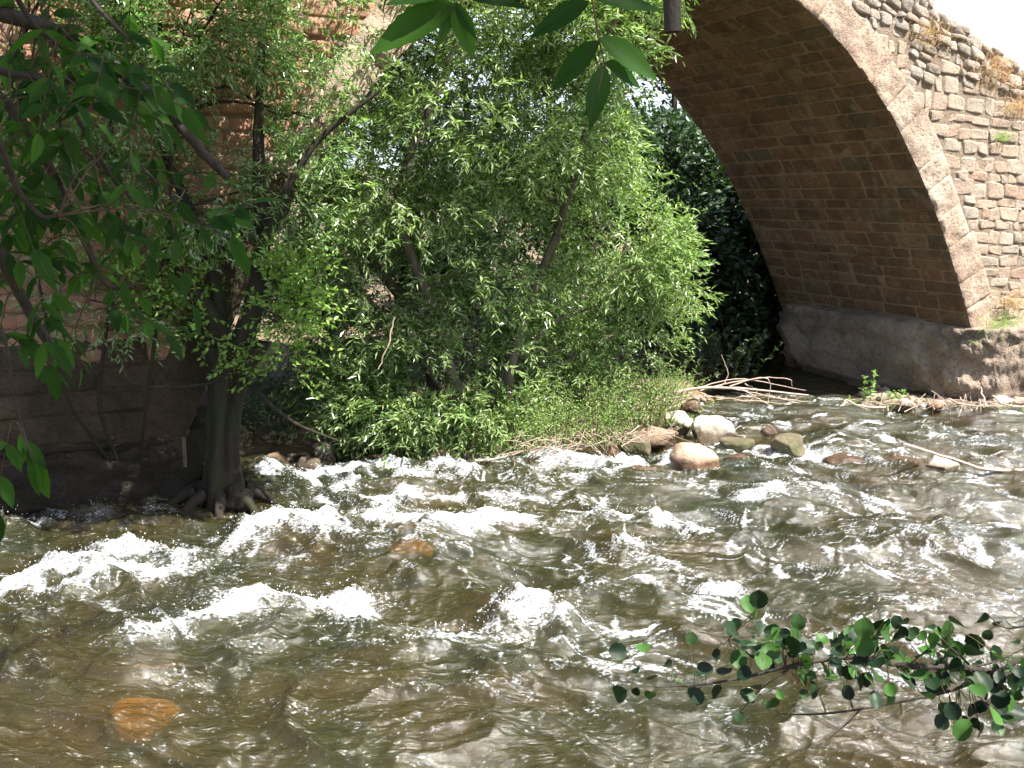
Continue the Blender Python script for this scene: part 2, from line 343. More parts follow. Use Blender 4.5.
rocks = [ # u, v(waterline), w px, h px, material, depth ratio, rotation, label, sink
 (697,469,46,27,'r_pink',.8,.3,'pinkish tan boulder with a dark side in white water below the pale stones','river boulder',.0),
 (714,440,50,27,'r_pale',.8,.1,'large bleached boulder with a bright flat top beside the fallen dry branch','river boulder',.0),
 (677,432,32,20,'r_pale',.8,1.2,'rounded pale stone between the brown bank boulder and the large bleached one','river stone',.0),
 (655,446,54,22,'r_brown',.7,-.2,'long brown boulder at the water edge under the drift twigs','river boulder',.0),
 (634,452,30,20,'r_moss',.8,.7,'greenish brown stone at the foot of the green herbs','river stone',.0),
 (738,447,34,11,'r_moss',.7,0,'low mossy yellow green stone washed by water behind the pink boulder','mossy stone',.0),
 (790,451,32,17,'r_moss',.8,.4,'brown stone with a mossy side standing alone in the white chute','river stone',.0),
 (738,463,24,9,'r_wet',.8,0,'small wet red brown stone just right of the pinkish boulder','wet stone',.0),
 (640,477,66,13,'r_wet',.6,.1,'wide wet brown rock barely breaking the surface left of the pinkish boulder','wet rock',.0),
 (660,492,60,9,'r_wet',.6,0,'flat wet brown slab with water sliding over it','wet rock',.02),
 (946,473,46,18,'r_pale',.7,.3,'white topped stone under the long floating stick','river stone',.0),
 (911,468,42,11,'r_wet',.7,.5,'wet reddish rock left of the white topped stone','wet rock',.0),
 (884,501,34,10,'r_moss',.8,0,'mossy yellowish stone just under the surface in mid river','mossy stone',.03),
 (986,493,22,9,'r_brown',.8,0,'small dark brown stone alone near the right edge','river stone',.0),
 (325,461,28,17,'r_grey',.8,.2,'smooth grey stone on the bank, upper one of a pair','bank stone',.0),
 (309,468,24,13,'r_grey',.8,1,'low grey stone in front of the upper grey one','bank stone',.0),
 (440,464,32,21,'r_brown',.8,.4,'angular brown boulder on the bank under the bluish leaves','bank stone',.0),
 (424,468,14,11,'r_pink',.8,.4,'small tan stone beside the angular brown boulder','bank stone',.0),
 (410,549,42,12,'r_orange',.8,.2,'ochre stone washed over by the rapids in mid river','ochre stone',.02),
 (495,458,30,13,'r_brown',.8,.1,'dark low stone behind the rapids beneath the willow','bank stone',.0),
 (548,457,26,12,'r_brown',.8,.9,'dark stone under the pale drift twigs on the bank','bank stone',.0),
 (590,456,26,12,'r_wet',.8,1.9,'wet brown stone left of the greenish brown one','bank stone',.0),
 (612,455,20,12,'r_pink',.8,.2,'small pinkish stone wedged below the drift twigs','bank stone',.0),
 (860,462,60,8,'r_wet',.7,.2,'brown rock hump covered by sliding water right of the chute','wet rock',.03),
 (693,412,24,12,'r_brown',.8,.2,'brown stone behind the rounded pale stone','river stone',.0),
 (380,464,36,15,'r_brown',.8,.5,'dark shaded stone between the grey pair and the angular brown boulder','bank stone',.0),
 (470,462,22,11,'r_grey',.8,.5,'small grey stone right of the angular brown boulder','bank stone',.0),
 (276,466,30,12,'r_brown',.8,.5,'shaded dark stone left of the grey pair','bank stone',.0),
 (905,411,22,9,'r_pale',.8,.3,'pale round pebble on the gravel bar','bar stone',.0),
 (938,411,16,7,'r_pink',.8,.3,'pink pebble at the waterline of the gravel bar','bar stone',.0),
 (975,404,34,14,'r_pale',.8,.3,'bleached stone among the drift on the gravel bar','bar stone',.0),
 (1004,409,20,9,'r_pale',.8,.3,'pale pebble at the right end of the gravel bar','bar stone',.0),
 (884,404,16,8,'r_grey',.8,.3,'grey pebble at the foot of the tall weed','bar stone',.0),
 (770,432,20,6,'r_brown',.8,.3,'little brown stone tip behind the white chute','river stone',.0)]
for r in rocks:
    if r[4] in ('r_wet', 'r_moss', 'r_orange') and r[1] > 455:
        p = gp(r[0], r[1]); ROCKHUMP.append((p[0], p[1], r[2]*p[1]/F*.45, .05))
ROCKHUMP.append((*gp(130, 735)[:2], .35, .05))
nR, nC = 1300, 1050
yy = 2.6*(26/2.6)**np.linspace(0, 1, nR); t = np.linspace(-1, 1, nC)
XX = (yy[:, None]+.6)*(.66*t+1.5*t**25)[None, :]; YY = yy[:, None]+0*XX
HH, FO, _ = water_h(XX, YY)
mb = MB(); mb.add(np.stack([XX, YY, HH], -1), grid_faces(nR, nC))
def water_mat():
    m, nt, out, nd = mat('river_water'); L = nt.links
    tc = nd('TexCoord'); at = nd('Attribute', attribute_name='foam')
    mp = nd('Mapping'); mp.inputs['Rotation'].default_value = (0, 0, -.4); mp.inputs['Scale'].default_value = (1, 2.8, 1); L.new(tc.outputs['Object'], mp.inputs[0])
    n1 = nd('TexNoise', Scale=7, Detail=4.0, Roughness=.55, Distortion=.9); L.new(mp.outputs[0], n1.inputs['Vector'])
    n2 = nd('TexNoise', Scale=55, Detail=3.0, Roughness=.6); L.new(mp.outputs[0], n2.inputs['Vector'])
    hgt = math_(nd, nt, 'ADD', n1.outputs['Fac'], math_(nd, nt, 'MULTIPLY', n2.outputs['Fac'], .16))
    bp = nd('Bump', Strength=.65, Distance=.055); L.new(hgt, bp.inputs['Height'])
    n3 = nd('TexNoise', Scale=.7, Detail=4.0); L.new(tc.outputs['Object'], n3.inputs['Vector'])
    murk = ramp(nd, nt, n3.outputs['Fac'], [(.35, (.024, .032, .010)), (.5, (.040, .039, .012)), (.65, (.060, .045, .014))])
    df = nd('BsdfDiffuse'); L.new(murk, df.inputs[0])
    tr = nd('BsdfTransparent'); tr.inputs[0].default_value = (.88, .78, .48, 1)
    m1 = nd('MixShader'); m1.inputs[0].default_value = .42; L.new(df.outputs[0], m1.inputs[1]); L.new(tr.outputs[0], m1.inputs[2])
    gl = nd('BsdfGlossy'); gl.inputs['Roughness'].default_value = .09; L.new(bp.outputs[0], gl.inputs['Normal'])
    fr = nd('Fresnel', IOR=1.33); L.new(bp.outputs[0], fr.inputs['Normal'])
    frm = math_(nd, nt, 'MULTIPLY_ADD', fr.outputs[0], 1.75, .04, clamp=True)
    m2 = nd('MixShader'); L.new(frm, m2.inputs[0]); L.new(m1.outputs[0], m2.inputs[1]); L.new(gl.outputs[0], m2.inputs[2])
    n4 = nd('TexNoise', Scale=58, Detail=4.0, Roughness=.75); mp4 = nd('Mapping'); mp4.inputs['Rotation'].default_value = (0, 0, -.4); mp4.inputs['Scale'].default_value = (.45, 1, 1); L.new(tc.outputs['Object'], mp4.inputs[0]); L.new(mp4.outputs[0], n4.inputs['Vector'])
    ff = math_(nd, nt, 'ADD', at.outputs['Fac'], math_(nd, nt, 'MULTIPLY', math_(nd, nt, 'SUBTRACT', n4.outputs['Fac'], .54), 3.4))
    fm = nd('MapRange'); fm.inputs[1].default_value = .20; fm.inputs[2].default_value = 1.05; fm.interpolation_type = 'SMOOTHSTEP'; L.new(ff, fm.inputs[0])
    fb = nd('BsdfPrincipled'); fb.inputs['Base Color'].default_value = (.74, .77, .80, 1); fb.inputs['Roughness'].default_value = .35
    bf = nd('Bump', Strength=.9, Distance=.05); L.new(n4.outputs['Fac'], bf.inputs['Height']); L.new(bf.outputs[0], fb.inputs['Normal'])
    m3 = nd('MixShader'); L.new(fm.outputs[0], m3.inputs[0]); L.new(m2.outputs[0], m3.inputs[1]); L.new(fb.outputs[0], m3.inputs[2])
    L.new(m3.outputs[0], out.inputs[0]); return m
tag(mb.build('river_water', water_mat(), attrs={'foam': FO.ravel()}), kind='structure')  # the attribute carries foam plus the painted glints
# spray beads thrown up from the crests
def foam_bead_mat():
    m, nt, out, nd = mat('water_spray'); b = nd('BsdfPrincipled'); b.inputs['Base Color'].default_value = (.88, .9, .92, 1); b.inputs['Roughness'].default_value = .15
    nt.links.new(b.outputs[0], out.inputs[0]); return m
octv = np.array([(1,0,0),(-1,0,0),(0,1,0),(0,-1,0),(0,0,1),(0,0,-1)], float); octf = np.array([(0,2,4),(2,1,4),(1,3,4),(3,0,4),(2,0,5),(1,2,5),(3,1,5),(0,3,5)])
mb = MB(); px, py, ps, pl = [], [], [], []
for st, rad, amt, hh in STROKES:
    if amt < .5: continue
    pts = np.array([gp(u, v)[:2] for u, v in st]); k = int(75*amt*(1+hh*6))
    for _ in range(k):
        tpos = random.random()*(len(pts)-1); i = int(tpos); q = pts[i]+(pts[i+1]-pts[i])*(tpos-i)
        px.append(q[0]+random.gauss(0, rad*.8)); py.append(q[1]+random.gauss(0, rad*.6)); ps.append(random.uniform(.002, .005)); pl.append(abs(random.gauss(0, .015+hh*.25)))
px, py = np.array(px), np.array(py); ph, _, _ = water_h(px.copy(), py.copy())
for x, y, h, s, l in zip(px, py, ph, ps, pl):
    mb.add(octv*[s, s, s*random.uniform(.8, 1.8)]+[x, y, h+l], octf)
tag(mb.build('water_spray', foam_bead_mat()), 'white spray flung up along the foam crests of the rapids', 'spray', kind='stuff')

# ------------------------------------------------------------------ rocks
def make_rock(c, size, seed, m, name='river_stone', flat=.25):
    n = 30; th = np.linspace(0, np.pi, n); phh = np.linspace(0, 2*np.pi, 2*n, endpoint=False)
    T, PH = np.meshgrid(th, phh, indexing='ij')
    v = np.stack([np.sin(T)*np.cos(PH), np.sin(T)*np.sin(PH), np.cos(T)], -1).reshape(-1, 3)
    rr = np.random.default_rng(seed)
    for _ in range(13 if name != 'ochre_stone' else 3):                        # shave facets off
        d = rr.normal(size=3); d /= np.linalg.norm(d); k = rr.uniform(.55, .85)
        o = v@d-k; v = v-np.clip(o, 0, None)[:, None]*d*.95
    q = v*1.6+seed*3.1
    v = v*(1+.20*fbm(q[:, 0], q[:, 1], q[:, 2], seed=seed, o=4))[:, None]
    v = v*np.array(size)*.55
    ca, sa = math.cos(seed*1.3), math.sin(seed*1.3)*.3
    v = np.stack([v[:, 0], v[:, 1]+v[:, 0]*sa*.3, v[:, 2]], -1)+c
    nc = 2*n; i = np.arange(n-1)[:, None]*nc; j = np.arange(nc)[None, :]; j2 = (j+1) % nc
    f = np.stack([i+j, i+nc+j, i+nc+j2, i+j2], -1).reshape(-1, 4)
    b = MB(); b.add(v-c, f); o = b.build(name, m); o.location = [float(q) for q in c]; return o
for k, (u, v, w, h, m, dr, ro, lab, cat, sink) in enumerate(rocks):
    p = gp(u, v); sc = p[1]/F; W = w*sc; Hh = h*sc*1.15
    base = -.05 if cat != 'bar stone' else .02
    c = np.array([p[0], p[1]+W*dr*.35, Hh*.5*.55*1.0+base-sink])
    o = make_rock(c, (W*1.05, W*dr*1.1, Hh*1.25+.06), k+3, M[m], cat.replace(' ', '_')); tag(o, lab, cat, {'bank stone': 'stones at the foot of the bank', 'bar stone': 'stones on the gravel bar'}.get(cat, 'stones standing in the river'))
o = make_rock(gp(137, 730, -.22)+np.array([0, .1, 0]), (.44, .34, .24), 77, M['r_orange'], 'ochre_stone'); tag(o, 'large glowing orange stone under water near the lower left corner', 'ochre stone')
o = make_rock(gp(15, 645, -.16)+np.array([0, .1, 0]), (.6, .5, .3), 78, M['r_wet'], 'wet_rock'); tag(o, 'reddish stone under water at the left edge', 'wet rock')

# gravel of the bars and banks: uncountable
mb = MB(); ico = octv
def pebble(mb, x, y, z, s, rr):
    a = rr.uniform(0, 6.28); q = octv*[s, s*rr.uniform(.6, 1), s*rr.uniform(.35, .7)]
    # one subdivision of an octahedron
    vs = list(q); fs = []; cache = {}
    def mid(i, j):
        kx = (min(i, j), max(i, j))
        if kx not in cache:
            u = octv[i]+octv[j]; u = u/np.linalg.norm(u); vs.append(u*[s, s*.8, s*.5]); cache[kx] = len(vs)-1
        return cache[kx]
    for a_, b_, c_ in octf:
        ab, bc, ca = mid(a_, b_), mid(b_, c_), mid(c_, a_); fs += [(a_, ab, ca), (ab, b_, bc), (ca, bc, c_), (ab, bc, ca)]
    vs = np.array(vs); R = np.array([[math.cos(a), -math.sin(a), 0], [math.sin(a), math.cos(a), 0], [0, 0, 1]])
    mb.add(vs@R.T+[x, y, z], fs)
rr = np.random.default_rng(5); cand = []
for _ in range(2600):
    if rr.random() < .45: u, v = rr.uniform(840, 1060), rr.uniform(392, 414)
    elif rr.random() < .5: u, v = rr.uniform(560, 730), rr.uniform(405, 458)
    else: u, v = rr.uniform(200, 600), rr.uniform(450, 470)
    cand.append(gp(u, v)[:2])
cand = np.array(cand); zz = terrain_h(cand[:, 0], cand[:, 1])
for (x, y), z in zip(cand, zz):
    if z > -.06: pebble(mb, x, y, z+.01, rr.uniform(.02, .075), rr)
M['gravel'] = stone_mat('gravel_stone', [(0, (.30, .22, .16)), (.4, (.44, .36, .28)), (.7, (.26, .17, .12)), (1, (.56, .48, .40))], speck=.4, bump=.3)
tag(mb.build('gravel', M['gravel']), 'small pinkish gravel along the water edge and in front of the bridge footing', 'gravel', kind='stuff')

# ------------------------------------------------------------------ the bridge
CS = -5.40
_px = np.array([5.42, 5.23, 4.70, 4.16, 3.66, 3.11, 2.44, 1.81, 1.0, 0]); _pz = np.array([.55, 1.02, 2.12, 3.03, 3.73, 4.38, 4.93, 5.30, 5.62, 5.76])
_co = np.polyfit(_px**2, _pz**2, 4)
def arch_pts(n=400):                      # right half from crown to foot, by arc length
    x = np.linspace(0, 5.44, 2000); z = np.sqrt(np.maximum(np.polyval(_co, x*x), .01))
    L_ = np.concatenate([[0], np.cumsum(np.hypot(np.diff(x), np.diff(z)))])
    s = np.linspace(0, L_[-1], n); return np.interp(s, L_, x), np.interp(s, L_, z), s
AX, AZh, AL = arch_pts()
_tx = np.gradient(AX, AL); _tz = np.gradient(AZh, AL)          # tangent heading to the foot
def arch_at(l, side):                    # position and outward (extrados) normal on (s,z)
    x = np.interp(l, AL, AX); z = np.interp(l, AL, AZh); tx = np.interp(l, AL, _tx); tz = np.interp(l, AL, _tz)
    return CS+side*x, z, side*(-tz), tx
def deck_z(s):
    q = np.abs(s-CS); return np.where(q < 1.5, 6.75-.12*q*q, 6.48-np.where(s < CS, .22, .42)*(q-1.5)) .clip(3.4, 9)
bridge = thing('stone_bridge', 'old humped bridge of reddish brown stone with one tall arch over the river', 'bridge', F3(0, 0))
def pillow(mb, corners, depth, nrm, seed, g=7, m=0, rnd=.22, rough=.012, powr=5, sink=.008, lift=.004):
    """corners 4x3 (counter-clockwise seen from outside); a bulging stone"""
    c = np.asarray(corners, float); u = np.linspace(-1, 1, g+2); u = np.sign(u)*np.abs(u)**.45 if g < 10 else u; U, V = np.meshgrid(u, u)
    # round the outline
    k = 1-rnd*.5*(np.abs(U)**3)*(np.abs(V)**3)*1.0
    Uu, Vv = U*k, V*k
    a = ((1-Uu)*(1-Vv)/4)[..., None]; b = ((1+Uu)*(1-Vv)/4)[..., None]; d = ((1+Uu)*(1+Vv)/4)[..., None]; e = ((1-Uu)*(1+Vv)/4)[..., None]
    pos = a*c[0]+b*c[1]+d*c[2]+e*c[3]
    hh = np.clip(1-np.abs(U)**powr, 0, 1)*np.clip(1-np.abs(V)**powr, 0, 1)
    q = pos*5.0+seed*.37
    nn = fbm(q[..., 0], q[..., 1], q[..., 2], seed=seed % 50, o=3)
    hgt = lift+depth*hh**.5*(1+.45*nn)+rough*nn*hh - sink*(1-hh)**2
    nr = np.asarray(nrm, float)
    pos = pos+hgt[..., None]*nr
    mb.add(pos.reshape(-1, 3), grid_faces(g+2, g+2), m)
RT = .47    # ring thickness
def inside_open(s, z, off=0.0):           # is a point under the extrados (with offset)
    x = abs(s-CS)
    if z < .2: return x < 5.44+off
    dmin = np.min(np.hypot(AX-x, AZh-z)); below = z < np.interp(x, AX, AZh) if x < 5.44 else False
    return below or dmin < off
# ring of voussoirs
mbr = MB(); rr = random.Random(4)
for side in (1, -1):
    l = .0
    while l < AL[-1]-.1:
        dl = rr.uniform(.30, .62); l2 = min(l+dl, AL[-1]); 
        t = RT*rr.uniform(.90, 1.08); g = .001
        s0, z0, nx0, nz0 = arch_at(l+g, side); s1, z1, nx1, nz1 = arch_at(l2-g, side)
        if nz0 < 0: pass
        c = [F3(s0, z0, .02), F3(s0+nx0*t, z0+nz0*t, .02), F3(s1+nx1*t, z1+nz1*t, .02), F3(s1, z1, .02)]
        if side == 1: c = c[::-1]
        pillow(mbr, c, .012, N, rr.randint(0, 999), m=(1 if side < 0 and z1 < 3 else 0), g=12, rnd=.03, rough=.035, powr=30, sink=.004, lift=.01)  # lower left leg takes the stone with painted shade
        l = l2
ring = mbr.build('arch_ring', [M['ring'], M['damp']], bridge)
ring['label'] = 'smooth pinkish voussoirs edging the arch'
# spandrel masonry
mbs = MB(); rr = random.Random(9)
def blocked(s0, s1, z0, z1):
    cs, cz = (s0+s1)/2, (z0+z1)/2
    return inside_open(cs, cz, RT-.04)
def lay(mb, sa, sb, za, zb, hr, wr, depth, mi=0, tilt=0.0, jit=.02, stop=None, gap=.008, rnd=.3, off=0.0, powr=4):
    z = za
    while z < zb:
        h = rr.uniform(*hr); s = sa+rr.uniform(0, .3)
        while s < sb:
            w = rr.uniform(*wr)
            zt = z+tilt*(s-sa); cz = zt+h/2; cs = s+w/2
            if (stop is None or stop(cs, cz)) and not blocked(s, s+w, zt, zt+h):
                j = lambda: rr.uniform(-jit, jit)
                w2 = w-gap; h2 = h-gap+rr.uniform(-.02, .01)
                c = [F3(s+j(), zt+j(), off), F3(s+w2+j(), zt+j()+tilt*w, off), F3(s+w2+j(), zt+h2+j()+tilt*w, off), F3(s+j(), zt+h2+j(), off)]
                pillow(mb, c, depth*rr.uniform(.6, 1.5), N, rr.randint(0, 9999), g=7, m=mi, rnd=rnd, rough=.025, powr=powr)
            s += w
        z += h
# right of the arch: squared blocks low down, rounded rubble above
rub = lambda s, z: z > deck_z(s)-.62 + .45*mn.noise(Vector((s*1.3, z*1.3, 0))) or (s < -2.6) or (s < -1.2 and mn.noise(Vector((s*1.7, z*1.7, 3))) > .1)
lay(mbs, -5.4, 5.5, .2, 7.2, (.11, .25), (.12, .40), .012, 0, -.05, .036, stop=lambda s, z: not rub(s, z) and z < deck_z(s)-.1, rnd=.22, powr=10, gap=.006)
lay(mbs, -5.4, 5.5, .2, 9.0, (.09, .17), (.09, .30), .040, 1, -.22, .03, stop=lambda s, z: rub(s, z) and z < deck_z(s)-.02, rnd=.45, powr=6, gap=.006)
sp = mbs.build('spandrel_masonry', [M['ashlar'], M['cobble']], bridge)
# left wall: thin red courses
mbs = MB()
lay(mbs, -20, -5.4, 1.35, 7.2, (.14, .22), (.24, .46), .03, 0, .0, .012, stop=lambda s, z: z < deck_z(s)-.05, rnd=.15)
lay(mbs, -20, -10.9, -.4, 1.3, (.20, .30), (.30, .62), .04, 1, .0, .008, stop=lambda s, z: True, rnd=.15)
mbs.add([F3(-24, -1, .01), F3(CS-5.47, -1, .01), F3(CS-5.47, 1.34, .01), F3(-24, 1.34, .01)], [(0, 1, 2, 3)], 1)  # dark backing sheet carries the painted shade through the joints
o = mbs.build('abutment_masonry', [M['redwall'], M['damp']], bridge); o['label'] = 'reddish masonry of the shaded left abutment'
# vault
mbv = MB(); rr = random.Random(12)
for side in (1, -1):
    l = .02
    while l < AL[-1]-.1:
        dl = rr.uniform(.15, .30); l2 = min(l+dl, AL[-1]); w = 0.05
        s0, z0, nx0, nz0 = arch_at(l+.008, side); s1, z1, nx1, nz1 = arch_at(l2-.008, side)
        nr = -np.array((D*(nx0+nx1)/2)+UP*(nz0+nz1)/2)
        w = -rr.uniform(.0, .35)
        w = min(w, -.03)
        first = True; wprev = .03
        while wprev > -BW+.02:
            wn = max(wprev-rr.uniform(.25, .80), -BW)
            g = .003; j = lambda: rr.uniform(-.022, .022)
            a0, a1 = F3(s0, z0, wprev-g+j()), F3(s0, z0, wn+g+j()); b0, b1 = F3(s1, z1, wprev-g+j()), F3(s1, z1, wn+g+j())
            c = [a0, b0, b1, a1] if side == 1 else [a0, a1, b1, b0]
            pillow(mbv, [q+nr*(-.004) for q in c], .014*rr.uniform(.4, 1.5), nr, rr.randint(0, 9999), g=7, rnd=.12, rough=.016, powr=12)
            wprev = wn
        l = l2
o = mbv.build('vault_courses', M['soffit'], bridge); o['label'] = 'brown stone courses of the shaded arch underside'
# core with mortar faces
mbc = MB()
ss = np.concatenate([np.linspace(-24, CS-5.44, 40)[:-1], CS+np.concatenate([-AX[::-1], AX[1:]]), np.linspace(CS+5.44, 16, 30)[1:]])
zb = np.array([np.interp(abs(q-CS), AX, AZh) if abs(q-CS) < 5.44 else -1.0 for q in ss])
zb = np.where(np.abs(ss-CS) >= 5.4399, -1.0, zb); zt = deck_z(ss)-.06
for w, flip in ((0.0, False), (-BW, True)):
    lo = np.array([F3(s, z, w) for s, z in zip(ss, zb)]); hi = np.array([F3(s, z, w) for s, z in zip(ss, zt)])
    v = np.vstack([lo, hi]); n = len(ss); i = np.arange(n-1); f = np.stack([i, i+1, n+i+1, n+i], -1)
    mbc.add(v, f if not flip else f[:, ::-1])
# vault sheet, jambs, deck, ends
def sheet(pts, m=0):
    a = np.array([F3(s, z, 0.0) for s, z in pts]); b = np.array([F3(s, z, -BW) for s, z in pts]); n = len(pts); i = np.arange(n-1)
    mbc.add(np.vstack([a, b]), np.stack([i, n+i, n+i+1, i+1], -1), m)
vault = [(CS-5.44, -1.0)]+[(CS-x, z) for x, z in zip(AX[::-1], AZh[::-1])]+[(CS+x, z) for x, z in zip(AX[1:], AZh[1:])]+[(CS+5.44, -1.0)]
sheet(vault, 1); sheet([(s, z) for s, z in zip(ss, zt)][::-1])
sheet([(-24, zt[0]), (-24, -1)]); sheet([(16, -1), (16, zt[-1])])
o = mbc.build('bridge_core', [M['mortar'], M['vmortar']], bridge, smooth=False)
# parapet cap: loose stones along the top edge
mbp = MB(); rr = random.Random(31)
s = -14.0
while s < 8:
    w = rr.uniform(.16, .34); z = float(deck_z(np.array(s+w/2)))-.05; h = rr.uniform(.08, .17); sl = -.40*np.sign(s-CS)*w if abs(s-CS) > 1.5 else 0
    for ww in np.arange(-.02, -.45, -.2):
        c0 = [F3(s, z, ww+.03), F3(s+w*.93, z+sl, ww+.03), F3(s+w*.93, z+sl, ww-.17), F3(s, z, ww-.17)]
        pillow(mbp, c0, h*rr.uniform(.7, 1.2), UP, rr.randint(0, 999), g=7, rnd=.5, rough=.04, powr=3)
    c0 = [F3(s, z-.08, -.01), F3(s+w*.93, z-.08+sl, -.01), F3(s+w*.93, z+sl+h*.6, -.01), F3(s, z+h*.6, -.01)]
    pillow(mbp, c0, .06, N, rr.randint(0, 999), g=7, rnd=.6, rough=.03, powr=3)
    s += w
mbp.build('parapet', M['cobble'], bridge)
# footings: rough rock under both springings
def footing(sa, sb, wa, wb, ztop, seed, name='footing', fm='footing'):
    mb = MB(); na, nb, nz = 60, 60, 22
    def surf(a, b, z):      # superellipse outline
        return a, b, z
    ang = np.linspace(0, 2*np.pi, 420, endpoint=False); cz = np.linspace(0, 1, 30)
    ca, cb = (sa+sb)/2, (wa+wb)/2; ra, rb = (sb-sa)/2, (wb-wa)/2; rows = []
    e = .22
    ox = np.sign(np.cos(ang))*np.abs(np.cos(ang))**e; oy = np.sign(np.sin(ang))*np.abs(np.sin(ang))**e
    for t in np.concatenate([np.linspace(0, 1, 44), np.linspace(1, 2, 30)[1:]]):
        if t <= 1: z = -.9+(ztop+.9)*t; k = 1-.10*max(0, t-.80)/.2*0; inset = .10*(1-t)+.0
        else: z = ztop; inset = 0
        r = 1 if t <= 1 else (2-t)
        a = ca+ox*(ra-inset)*r; b = cb+oy*(rb-inset)*r
        edge = .07*sstep(.85, 1.0, np.array(t)) if t <= 1 else .07*sstep(1.12, 1.0, np.array(t))
        pts = np.array([F3(x, z, y) for x, y in zip(a, b)])
        nn = fbm(pts[:, 0]*2.4, pts[:, 1]*2.4, pts[:, 2]*3.2, seed=seed, o=5, g=.6); big = fbm(pts[:, 0]*.7, pts[:, 1]*.7, pts[:, 2]*.9, seed=seed+5, o=2)
        ctr = F3(ca, z, cb); dirn = pts-ctr; dirn[:, 2] = 0; ln = np.linalg.norm(dirn, axis=1)[:, None]+1e-6
        if t <= 1: pts = pts+dirn/ln*(.20*nn+.16*big-edge)[:, None]
        pts[:, 2] += (.07*nn+.05*big-edge*1.2) if t > .5 else 0
        rows.append(pts)
    n = len(ang); v = np.vstack(rows); i = np.arange(len(rows)-1)[:, None]*n; j = np.arange(n)[None, :]; j2 = (j+1) % n
    mb.add(v, np.stack([i+j, i+j2, i+n+j2, i+n+j], -1).reshape(-1, 4)); return mb.build(name, M[fm], bridge)
footing(-.46, 6.0, -BW-.2, .38, 1.18, 60)
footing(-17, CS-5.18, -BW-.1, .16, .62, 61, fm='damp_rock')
# ------------------------------------------------------------------ leaves
def leaf_fan(mb, pos, dr, nr, ln, wd, kind='narrow', m=0):
    """many folded leaves at once; each leaf is its own island"""
    pos = np.asarray(pos); dr = dr/(np.linalg.norm(dr, axis=1)[:, None]+1e-9)
    side = np.cross(dr, nr); side /= np.linalg.norm(side, axis=1)[:, None]+1e-9; nn = np.cross(side, dr)
    ln = ln[:, None]; wd = wd[:, None]
    if kind == 'narrow':
        p0 = pos; l = pos+dr*ln*.42+side*wd*.5+nn*wd*.18; r = pos+dr*ln*.42-side*wd*.5+nn*wd*.18; t = pos+dr*ln-nn*ln*.10
        v = np.stack([p0, l, t, r], 1); k = len(pos); b = np.arange(k)[:, None]*4
        f = np.concatenate([b+np.array([[0, 2, 1]]), b+np.array([[0, 3, 2]])])
        mb.add(v.reshape(-1, 3), f, m)
    else:
        P_ = [(0, 0, 0), (.25, .42, .12), (.62, .40, .10), (1, 0, -.12), (.62, -.40, .10), (.25, -.42, .12), (.45, 0, .0)]
        v = np.stack([pos+dr*ln*a+side*wd*b_*1.15+nn*wd*c_ for a, b_, c_ in P_], 1); b = np.arange(len(pos))[:, None]*7
        f = np.concatenate([b+np.array([[q]])[0] for q in ((6, 1, 0), (6, 2, 1), (6, 3, 2), (6, 4, 3), (6, 5, 4), (6, 0, 5))])
        mb.add(v.reshape(-1, 3), f, m)
def unit(v): return v/(np.linalg.norm(v, axis=-1, keepdims=True)+1e-9)
def crown(blobs, nl, ltype, llen, lwid, twig_len, seed, gap=-.12, droop=.25, gfreq=1.6, shell=.5, upbias=.2, keep=None, tw=.003, nodes=None):
    """twigs with alternate leaves filling ellipsoids; returns leaf builder, twig builder, twig starts"""
    rg = np.random.default_rng(seed); S0, Dn = [], []
    for (c, r, n) in blobs:
        c = np.array(c, float); r = np.array(r, float)
        d = unit(rg.normal(size=(int(n*1.6), 3))); rad = rg.uniform(0, 1, len(d))**(1/3.)*(1-shell)+shell*rg.uniform(.55, 1.0, len(d))
        p = c+d*rad[:, None]*r
        g = fbm(p[:, 0]*gfreq, p[:, 1]*gfreq, p[:, 2]*gfreq, seed=seed, o=3)
        p, d = p[g > gap], d[g > gap]
        p, d = p[:n], d[:n]
        if keep is not None:
            k = keep(p); p, d = p[k], d[k]
        S0.append(p); Dn.append(unit(d*.8+rg.normal(size=d.shape)*.55+[0, 0, upbias]))
    p = np.vstack(S0); d = np.vstack(Dn); k = len(p); L_ = rg.uniform(.6, 1.25, k)*twig_len
    lm, tm = MB(), MB()
    def at(t): return p+d*(L_*t)[:, None]+np.array([0, 0, -1])*(droop*L_*t*t)[:, None]
    a, b, c = at(0), at(.5), at(1.0)
    s = unit(np.cross(d, rg.normal(size=d.shape))); q = np.cross(s, d)
    for (e0, e1, r0, r1) in ((a, b, tw, tw*.7), (b, c, tw*.7, tw*.3)):
        ring0 = [e0+(s*math.cos(x)+q*math.sin(x))*r0 for x in (0, 2.1, 4.2)]; ring1 = [e1+(s*math.cos(x)+q*math.sin(x))*r1 for x in (0, 2.1, 4.2)]
        v = np.stack(ring0+ring1, 1); bb = np.arange(k)[:, None]*6
        tm.add(v.reshape(-1, 3), np.concatenate([bb+np.array([x]) for x in ((0, 1, 4, 3), (1, 2, 5, 4), (2, 0, 3, 5))]))
    for i in range(nl):
        t = (i+1)/(nl+.0)+rg.uniform(-.04, .04, k); t = np.clip(t, 0, 1.05)
        pp = p+d*(L_*t)[:, None]+np.array([0, 0, -1])*(droop*L_*t*t)[:, None]
        sd = (1 if i % 2 else -1)*unit(np.cross(d, [0, 0, 1.0]+rg.normal(size=d.shape)*.5))
        ld = unit(d*.75+sd*.75+rg.normal(size=d.shape)*.28+[0, 0, -droop*.8])
        nr = unit(rg.normal(size=d.shape)*.55+[0, 0, 1.0])
        leaf_fan(lm, pp, ld, nr, rg.uniform(.65, 1.2, k)*llen, rg.uniform(.75, 1.2, k)*lwid, ltype)
    return lm, tm, p
